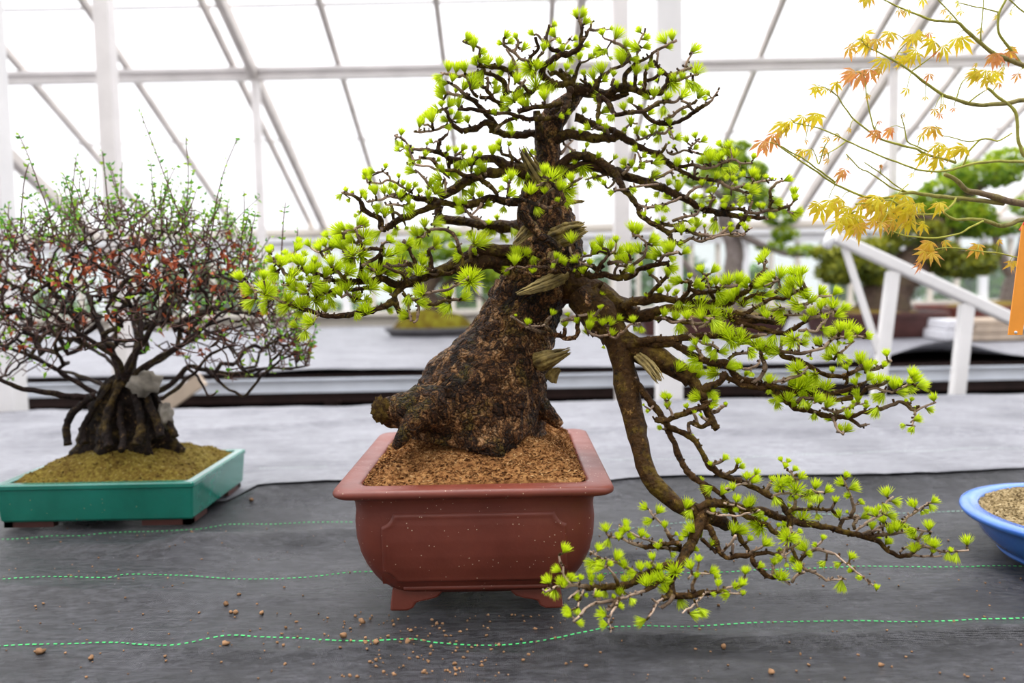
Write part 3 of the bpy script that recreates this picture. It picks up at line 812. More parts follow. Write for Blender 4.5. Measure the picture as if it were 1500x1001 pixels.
MR|5 4.5|1.27 1.25|842,400 860,402 868,404 876,404 884,402 892,404 902,407 913,407
MR|4.5 3|1.25 1.23|913,407 921,405 929,402 935,396 942,393 948,391 956,390 964,388 978,385
MR|2.6 1.6|1.23 1.21|966,386 969,380 972,375 982,372 994,369
MR|3 2.2|1.25 1.24|874,400 878,390 886,380 892,374 898,370
MR|4 3.4|1.27 1.26|846,394 860,390 868,391 876,394 884,390
MR|3 2.2|1.25 1.22|910,402 918,396 926,390 935,383 942,378 946,370
MR|2.2 1.6|1.22 1.21|946,370 947,362 946,356 941,351 935,346 926,347
MR|2.4 1.8|1.25 1.24|900,404 900,397 906,390 916,390
MR|2.4 1.8|1.25 1.23|917,405 918,396 918,388
MR|2.4 1.6|1.27 1.24|850,384 848,380 840,376 836,368 834,360
MR|2.4 1.6|1.24 1.23|838,374 846,382 853,385 860,388 868,391
MR|3 2.2|1.24 1.22|890,386 902,384 914,384 924,382
AR|22 18|1.33 1.31|822,418 840,420 860,424 876,432
AR|18 12|1.31 1.29|876,432 888,438 900,446 912,453 924,460 934,463
AR|7 6|1.28 1.27|912,452 918,446 924,443 936,441 950,440 960,437 969,436
AR|5.5 4.5|1.27 1.26|969,436 977,438 986,440 996,441 1006,442 1017,442 1036,443
AR|4.5 4|1.26 1.25|1036,443 1052,446 1068,445 1074,440 1079,435 1087,430 1095,426
AR|3.4 2|1.25 1.24|1095,426 1099,420 1102,414 1110,406 1118,398 1120,392 1121,386
AR|3.4 2.6|1.27 1.26|944,438 950,433 957,425 964,418 971,411 977,404
AR|2.6 2|1.26 1.25|966,416 960,408 953,402
AR|3.4 3|1.26 1.24|992,440 998,439 1004,432 1010,425 1018,427 1027,428 1036,428
AR|3 2|1.24 1.22|1036,428 1049,426 1056,422 1062,420 1071,419 1079,418
AR|2.8 2.2|1.25 1.24|1009,426 1010,418 1009,411
AR|1.8 1.4|1.23 1.22|1040,425 1037,414 1034,404
AR|3 2.6|1.26 1.25|1002,440 1012,436 1020,430 1026,428
AR|3 2.4|1.25 1.25|1040,428 1044,436 1046,440 1036,446
AR|10 7|1.29 1.27|924,464 938,464 950,462 959,459 966,454
AR|6.5 5|1.27 1.25|959,458 977,452 990,453 1004,454 1020,456 1036,457
AR|5 4.5|1.25 1.23|1036,457 1052,459 1068,463 1074,467
AR|5 3.6|1.23 1.23|1074,467 1084,469 1100,470 1116,470 1130,472 1140,474
AR|3 2|1.23 1.22|1074,458 1081,459 1090,462 1100,464 1115,466 1130,467
AR|4 3.4|1.23 1.22|1074,470 1084,473 1092,476 1100,478 1116,482 1132,486 1142,488 1151,488
AR|3.4 2.2|1.22 1.2|1151,488 1160,483 1169,478 1177,473 1185,468 1194,465 1204,463 1212,460 1220,456
AR|3 2.4|1.24 1.22|1084,462 1094,458 1105,452 1116,446 1124,442
AR|3 2|1.22 1.21|1118,442 1132,438 1140,437 1148,437 1156,433 1164,429 1173,425 1182,420
AR|2.2 1.6|1.22 1.21|1136,430 1140,424 1143,420 1140,411
AR|3.2 2.4|1.25 1.23|960,466 975,467 990,471 1004,473 1020,474 1034,474
AR|2.4 1.8|1.22 1.2|976,468 982,471 992,472 1000,470 1012,470
AR|2 1.6|1.2 1.2|1012,469 1016,478 1020,486
AR|2.2 1.6|1.22 1.2|1024,482 1034,475 1042,471
AR|2 1.6|1.22 1.21|1030,468 1038,467 1046,467
AR|3 2.4|1.25 1.24|1085,446 1094,438 1106,432 1120,430
AR|2.4 1.8|1.24 1.22|1106,468 1120,460 1134,454 1150,452
AR|2 1.4|1.22 1.21|1150,462 1164,462 1178,462
AR|2 1.6|1.21 1.2|1180,446 1186,442 1190,446
LR|24 12|1.31 1.22|852,432 866,448 880,464 894,482 908,498 922,508 936,514 952,520 970,528 984,536 996,544 1006,551 1013,557
LR|8 6|1.22 1.21|1010,554 1018,562 1023,570 1028,578 1031,586
LR|6 5|1.21 1.2|1031,586 1035,594 1036,602 1040,610 1043,617 1051,629
LR|4.5 4|1.2 1.19|1034,594 1024,599 1012,602 1002,606 991,610 986,612 980,615 970,616 959,615
LR|3.8 2.6|1.2 1.19|1041,618 1034,623 1026,626 1020,623 1014,620 1009,621 1010,634
LR|2.6 2|1.2 1.19|1022,624 1020,615 1017,606
LR|3 2.2|1.2 1.19|1044,604 1052,602 1058,598 1064,593
LR|2 1.6|1.19 1.18|986,610 982,602 978,594 974,586
LR|2.4 1.6|1.2 1.19|1036,616 1030,612 1027,608
LR|5.5 4.6|1.21 1.21|1028,572 1040,566 1050,562 1056,558 1060,552 1063,546
LR|7 6|1.25 1.23|920,508 940,505 960,504 974,503 985,503 992,506 996,509
LR|6 5.2|1.23 1.22|996,509 1004,514 1012,519 1022,524 1030,527 1040,530 1049,533 1058,534
LR|5.4 5|1.22 1.22|1052,532 1062,532 1070,540 1076,550 1084,555
LR|5 4.4|1.22 1.21|1084,555 1096,558 1108,561 1124,568 1134,573 1145,579 1150,586 1156,591
LR|4 3.4|1.21 1.19|1156,591 1164,597 1176,600 1188,603 1200,607 1212,610 1224,611 1236,610
LR|3.4 2|1.19 1.18|1236,610 1246,615 1252,618 1258,623 1264,623 1270,622
LR|4.4 3.6|1.22 1.21|1060,548 1074,558 1086,563 1100,567 1116,569 1128,568
LR|4 3.4|1.21 1.19|1120,564 1140,567 1152,570 1164,572 1176,574 1188,577 1198,580 1207,584 1218,585 1228,586 1240,585 1249,582
LR|3.6 2.6|1.2 1.19|1204,580 1212,578 1224,576 1236,572 1246,570 1256,565 1265,562
LR|2.6 2|1.19 1.19|1224,611 1228,604 1236,600 1246,597 1255,592
LR|2.4 1.8|1.19 1.18|1228,606 1216,602 1204,598
LR|3.4 3|1.19 1.17|1242,612 1249,609 1261,606 1273,604 1283,601 1292,599
LR|2.8 2.2|1.17 1.16|1292,599 1301,595 1310,592 1317,589 1324,591 1330,595 1335,600 1343,602
LR|1.8 1.4|1.16 1.15|1343,601 1352,597 1360,593 1370,590
LR|1.8 1.4|1.16 1.15|1340,602 1339,612 1337,624
LR|2.4 1.5|1.19 1.17|1220,611 1223,618 1226,627 1230,632 1235,637
LR|3 2.2|1.19 1.17|1258,580 1265,575 1270,570 1276,566 1288,564 1300,559
LR|2 1.4|1.18 1.16|1272,570 1282,569 1296,572 1310,575 1322,568 1335,561
LR|6 5|1.24 1.23|930,502 945,499 960,498 972,498 986,498 1000,495 1012,494
LR|5 4|1.23 1.22|1012,494 1024,492 1036,491 1048,492 1060,493 1080,494 1100,494
LR|3 1.8|1.22 1.21|1096,494 1110,492 1124,490
LR|4 3.4|1.23 1.21|1094,500 1105,506 1116,509 1128,510 1140,514 1148,522 1160,526 1172,529
LR|3.6 3|1.21 1.2|1172,529 1180,534 1188,538 1196,543 1204,547 1210,550 1217,551 1226,551 1236,551
LR|3 2|1.2 1.18|1236,551 1244,548 1252,545 1258,542 1265,540 1275,542 1284,541 1290,538 1294,535 1306,528
LR|2.8 2.2|1.2 1.19|1143,516 1158,516 1172,517 1188,515 1204,511 1210,506 1215,501
LR|2.2 1.4|1.19 1.18|1215,501 1222,496 1228,493 1236,494 1244,493 1256,494 1268,493
LR|1.8 1.4|1.19 1.18|1230,518 1238,512 1244,506 1250,500
LR|2.2 1.6|1.2 1.19|1169,516 1170,506 1169,496
LR|2.4 1.8|1.2 1.19|1170,485 1182,484 1196,484 1204,475 1212,466
LR|3 2.4|1.2 1.2|1240,552 1241,558 1239,565
LR|3 2.6|1.21 1.21|1114,516 1117,526 1121,537 1118,546 1113,555 1104,560
LR|2.6 2|1.22 1.21|1068,528 1073,522 1084,518 1095,517 1106,515
LR|2.4 1.6|1.21 1.19|1128,564 1135,560 1146,557 1156,553 1168,550 1180,545
LR|2.2 1.4|1.2 1.18|1144,560 1158,555 1172,550 1178,544 1183,536
LR|2.4 2|1.2 1.2|1090,540 1100,540 1110,534 1114,526
LR|2.2 1.6|1.22 1.22|1010,490 1024,500 1036,505 1044,506 1052,512
LR|2.6 2|1.22 1.22|1020,510 1026,518 1030,524
LR|3 2.4|1.2 1.18|1166,590 1176,585 1190,584 1204,590
CA|18 11|1.28 1.16|888,470 896,486 903,502 909,520 913,540 917,560 922,582 926,604 931,628 937,652 944,680 952,700 962,714 975,727 992,739 1004,745 1015,749 1027,752 1038,757
CA|11 9|1.16 1.2|1026,752 1042,758 1056,764 1064,770
CA|6 6|1.16 1.17|1020,746 1032,740 1044,738 1054,738 1062,738
CA|5.5 5|1.17 1.18|1062,738 1078,743 1092,746 1104,747 1116,748 1124,751 1132,754 1140,757 1148,760
CA|5 3.8|1.18 1.19|1148,760 1164,764 1176,767 1188,769 1200,771 1216,774 1232,778 1248,782 1264,785
CA|3.8 2.6|1.19 1.19|1264,785 1277,789 1288,794 1294,800 1299,806 1308,811 1318,815 1331,814 1341,807 1349,801
CA|2.4 1.3|1.19 1.18|1349,801 1360,802 1368,805 1376,807 1389,809 1404,808 1419,806
CA|2 1.4|1.19 1.18|1334,813 1346,815 1357,815 1369,815 1381,814
CA|2.2 1.6|1.19 1.18|1347,800 1344,790 1349,784 1354,777
CA|1.8 1.4|1.19 1.18|1318,809 1326,803 1334,799 1341,796
CA|2.8 2|1.19 1.18|1268,786 1277,785 1286,784 1296,783 1304,782 1312,782 1322,780 1333,777
CA|2 1.2|1.18 1.17|1333,777 1345,776 1355,778 1366,780
CA|2.4 1.6|1.19 1.18|1262,783 1270,780 1277,778 1285,777 1293,777
CA|2.6 2|1.19 1.2|1270,784 1282,777 1296,770 1310,766 1325,764 1328,760 1331,756
CA|2 1.3|1.2 1.19|1331,756 1340,751 1350,744 1360,738
CA|2 1.3|1.18 1.17|1254,778 1264,770 1277,762 1288,756 1299,750
CA|1.8 1.3|1.17 1.17|1284,756 1290,748 1298,738 1309,727
CA|2.8 2|1.2 1.19|1246,758 1249,752 1251,744 1249,736 1246,729
CA|1.8 1.3|1.19 1.18|1246,729 1242,716 1237,703
CA|2.6 2|1.19 1.2|1252,776 1250,768 1254,762 1259,758
CA|2.8 2|1.2 1.2|1230,777 1232,766 1236,760 1244,759 1258,757
CA|3 2|1.19 1.2|1152,750 1166,747 1180,746 1194,746 1206,747 1217,746 1222,740 1224,734
CA|2.6 2|1.2 1.2|1217,746 1222,752 1228,756
CA|5 4.6|1.24 1.21|912,540 922,552 933,562 944,576 956,592 967,607 975,620 980,632
CA|4.6 4.4|1.21 1.18|980,632 988,652 992,664 996,673 1002,682 1007,690 1014,697 1020,703 1028,710
CA|4.4 4.2|1.18 1.15|1028,710 1032,716 1034,722 1038,730 1041,738 1040,750 1036,763 1034,776
CA|3.6 3.4|1.18 1.17|1028,708 1038,713 1049,719 1056,724 1060,730 1066,738 1070,746 1073,754 1076,762
CA|3.4 3|1.17 1.15|1076,762 1081,772 1084,788 1087,795 1092,801 1098,809
CA|4.8 4.2|1.21 1.19|972,614 980,626 990,630 1001,634 1010,639 1017,645 1026,659 1030,668
CA|4.6 4.2|1.19 1.18|1030,668 1036,677 1041,684 1047,690 1055,695 1063,698 1072,702 1082,705 1092,709 1102,713
CA|4.2 4.2|1.18 1.16|1102,713 1110,717 1118,722 1129,728 1136,731 1142,735 1147,742 1151,748 1155,754 1158,761 1158,774
CA|2.2 1.6|1.17 1.16|1129,729 1140,724 1153,722 1162,724 1172,727 1182,725 1193,722 1207,722
CA|1.8 1.2|1.16 1.16|1160,724 1166,716 1169,708 1163,698 1156,689 1150,682 1145,676
CA|3 2.6|1.18 1.18|1118,720 1124,714 1129,708
CA|2.6 2.2|1.18 1.18|1063,696 1070,693 1076,690 1078,684 1080,680
CA|2.6 2|1.18 1.18|1042,682 1050,678 1060,674
CA|3 2.6|1.16 1.16|1154,752 1160,747 1164,743 1165,733
CA|1.8 1.4|1.17 1.15|1096,708 1086,710 1079,711 1070,715 1062,716
CA|2 1.3|1.15 1.13|1036,750 1046,754 1058,755 1070,756 1082,756 1098,752 1114,748
CA|1.6 1.2|1.16 1.15|1060,738 1072,740 1084,743 1092,747
CA|3.8 3.2|1.17 1.16|1084,752 1096,757 1108,762 1116,766 1124,770 1132,777 1140,783 1148,793
CA|4.2 3.8|1.15 1.13|1036,770 1041,777 1046,786 1049,794 1052,803 1056,811 1062,816 1070,818
CA|3.8 3|1.13 1.13|1070,818 1078,815 1085,814 1094,814 1102,813 1112,811 1122,810
CA|2.6 2|1.13 1.12|1122,810 1132,811 1141,810 1150,807 1160,802 1168,798
CA|3.2 3|1.13 1.12|1102,814 1102,822 1106,828 1110,832 1116,838 1123,844 1130,846 1137,845
CA|2.2 1.4|1.12 1.11|1137,845 1149,850 1154,853 1158,857
CA|2 1.3|1.13 1.12|1158,772 1156,790 1150,805 1149,813 1160,808
CA|2.8 2.4|1.14 1.12|1158,802 1164,812 1168,821 1173,828 1178,834 1184,837
CA|2.2 1.8|1.12 1.11|1184,836 1190,838 1200,843 1206,847 1212,851
CA|1.5 1.1|1.11 1.11|1212,850 1226,849 1240,848
CA|2.8 2.2|1.13 1.12|1172,826 1174,820 1179,813 1186,809 1192,806 1200,806 1208,808 1215,810 1221,813
CA|1.6 1.1|1.12 1.1|1221,812 1232,819 1240,826 1252,836 1265,847 1284,862
CA|2 1.5|1.12 1.12|1190,806 1197,800 1201,795 1205,790
CA|2.4 1.8|1.13 1.13|1098,812 1106,806 1115,802
CA|2.4 1.8|1.13 1.12|1056,810 1064,802 1070,797 1074,792 1078,784
CA|2.6 2|1.13 1.13|1072,816 1073,806 1073,796
CA|3 2.4|1.15 1.14|1028,790 1036,797 1043,803 1050,810
CA|2.4 1.8|1.11 1.11|1160,853 1164,846 1170,842 1178,838
CA|2.6 2.2|1.12 1.12|1133,844 1133,836 1133,830
CL|9 8|1.16 1.13|1030,754 1024,766 1020,778 1014,794
CL|7.5 6.5|1.13 1.1|1014,794 1008,804 1002,814 996,826 990,838
CL|6.5 5|1.1 1.08|990,838 984,848 982,860 986,872
CL|4 3|1.14 1.12|1010,806 998,806 988,804 980,803 972,802
CL|2.2 1.3|1.12 1.1|978,804 966,798 957,795 948,791 936,786 924,781 914,774 906,769
CL|3.4 2.6|1.12 1.1|972,802 959,801 952,802 945,802 936,799 928,796 921,794
CL|2 1.4|1.1 1.09|921,794 910,790 902,787 892,786
CL|3.4 2.6|1.13 1.12|998,800 985,794 980,784 977,778
CL|1.8 1.3|1.12 1.1|977,778 975,772 968,766 961,760 955,753 950,747
CL|3.4 3|1.12 1.11|995,796 982,797 969,797
CL|6 5|1.11 1.08|996,828 984,830 974,830 966,832 960,835 953,837 947,840 940,844 934,848
CL|5.2 4.6|1.08 1.06|934,848 928,853 921,857 912,859 902,860 892,860 883,860
CL|4.4 3|1.06 1.04|883,860 872,861 862,862 856,860 851,858
CL|2.8 1.6|1.04 1.02|851,858 844,857 836,858 828,860 819,860 808,863 798,867
CL|1.7 1.3|1.03 1.02|836,856 832,852 828,848 826,840 824,832 821,823 819,814
CL|2.8 2.2|1.06 1.05|904,857 902,850 899,842
CL|1.7 1.3|1.05 1.04|899,842 894,836 888,830
CL|2.6 1.4|1.08 1.05|934,846 926,836 917,832 908,828 900,824 892,820 884,820 876,818
CL|1.4 1.1|1.05 1.04|880,819 872,814 864,808
CL|4 3.4|1.1 1.06|988,842 976,850 966,854 955,860 944,865
CL|2.4 2|1.06 1.04|944,865 934,869 926,871 917,875 908,878
CL|3 2.2|1.04 1.02|908,878 897,881 886,882 875,884 864,887
CL|2 1.5|1.02 1.0|864,887 857,893 851,900 846,905 840,911
CL|1.8 1.3|1.03 1.0|904,880 902,888 900,893 896,900 892,908 893,917 894,926
CL|3 2.4|1.03 1.03|904,880 896,888 890,895
CL|5 4|1.08 1.06|984,864 978,874 971,879
CL|2 1.5|1.06 1.04|971,878 962,881 955,878
CL|1.8 1.4|1.05 1.03|964,882 960,889 955,897 951,903
CL|3.4 2.8|1.07 1.06|986,872 980,882 974,887 968,890
CL|5 4.4|1.08 1.07|984,872 995,873 1006,873 1016,871 1027,870
CL|4.2 2.8|1.07 1.05|1027,870 1032,870 1044,868 1056,866 1064,864
CL|2 1.3|1.05 1.03|1062,864 1072,860 1080,857 1090,854
CL|1.8 1.3|1.06 1.03|1034,868 1026,877 1016,886 1008,892 999,899
CL|1.8 1.4|1.05 1.04|1058,868 1070,870 1080,870 1088,869
CL|3 2.2|1.07 1.07|1015,868 1015,858 1018,848 1020,840
CL|1.7 1.3|1.07 1.06|1020,840 1014,842 1008,848
CL|1.8 1.5|1.07 1.07|1020,840 1030,841 1038,840
CL|1.7 1.3|1.04 1.02|848,864 840,871 832,878
CL|1.7 1.3|1.04 1.02|854,864 850,874 848,884 846,890
CL|2 1.5|1.04 1.03|872,863 872,872 876,880
FR|5 4|1.24 1.22|744,297 754,294 763,292 771,287 776,280
FR|3 2.2|1.22 1.2|763,292 776,296 787,299 798,304 808,305
FR|3 2.2|1.21 1.2|808,305 818,300 826,294 823,284 819,276 812,268
FR|3 1.8|1.21 1.18|792,276 800,267 806,262 798,260
FR|2.2 1.6|1.2 1.19|800,266 792,270 786,272
FR|2.6 1.6|1.22 1.18|830,276 838,268 846,264 853,260
FR|8 7|1.25 1.25|765,290 766,304 768,318 774,326 781,333
FR|7 6.5|1.25 1.25|781,333 786,340 792,346 801,351 810,357 817,364 824,371
FR|2.4 1.8|1.22 1.2|786,300 793,292 796,288 812,277
FR|2.4 2|1.22 1.21|798,303 799,292 798,284
FR|3 2.2|1.22 1.21|745,288 746,276 745,268
FR|2.2 1.4|1.24 1.2|804,392 788,391 772,392 756,391 740,397
FR|3.4 2.4|1.25 1.24|756,396 770,399 784,405 792,404
FR|4 3|1.25 1.24|794,405 806,400 818,398 826,396 836,394
FR|3.6 3|1.24 1.23|790,388 798,380 806,384 818,392 828,399
FR|3.4 2.6|1.25 1.23|842,494 830,496 818,491 807,490 796,488 785,485 778,482 772,479
FR|1.9 1.4|1.23 1.2|776,482 771,478 762,472 754,467 748,463
FR|2 1.4|1.22 1.2|771,481 780,478 789,477 798,476
FR|3 2.2|1.23 1.22|809,489 804,482 799,476 803,470 807,464
FR|3.4 3|1.24 1.24|826,494 828,487 827,481
FR|3.6 2.8|1.26 1.24|848,466 846,478 847,486 845,492 840,494
FR|2 1.4|1.24 1.22|840,468 831,470 823,472 829,469 838,464 850,462 860,461
FR|2.2 1.6|1.24 1.23|868,464 872,462 877,456 880,452
FR|5 3.6|1.24 1.23|852,424 856,430 859,438 862,448
FR|2.4 2|1.25 1.24|864,470 878,474 892,478
FR|2.2 1.8|1.23 1.21|860,484 866,490 876,493 884,492 890,490
FR|2.2 1.5|1.23 1.21|890,486 896,494 903,494 908,489 914,485 922,477 930,475 938,474
"""
TILES = dict(A=(620,10),B=(830,10),C=(560,150),D=(780,150),E=(980,180),F=(340,320),G=(480,250),H=(540,340),
 I=(720,230),J=(740,370),K=(860,300),L=(940,360),M=(1100,370),N=(940,490),O=(1140,500),P=(780,720),
 Q=(790,780),R=(980,660),S=(1000,760),U=(1200,660))
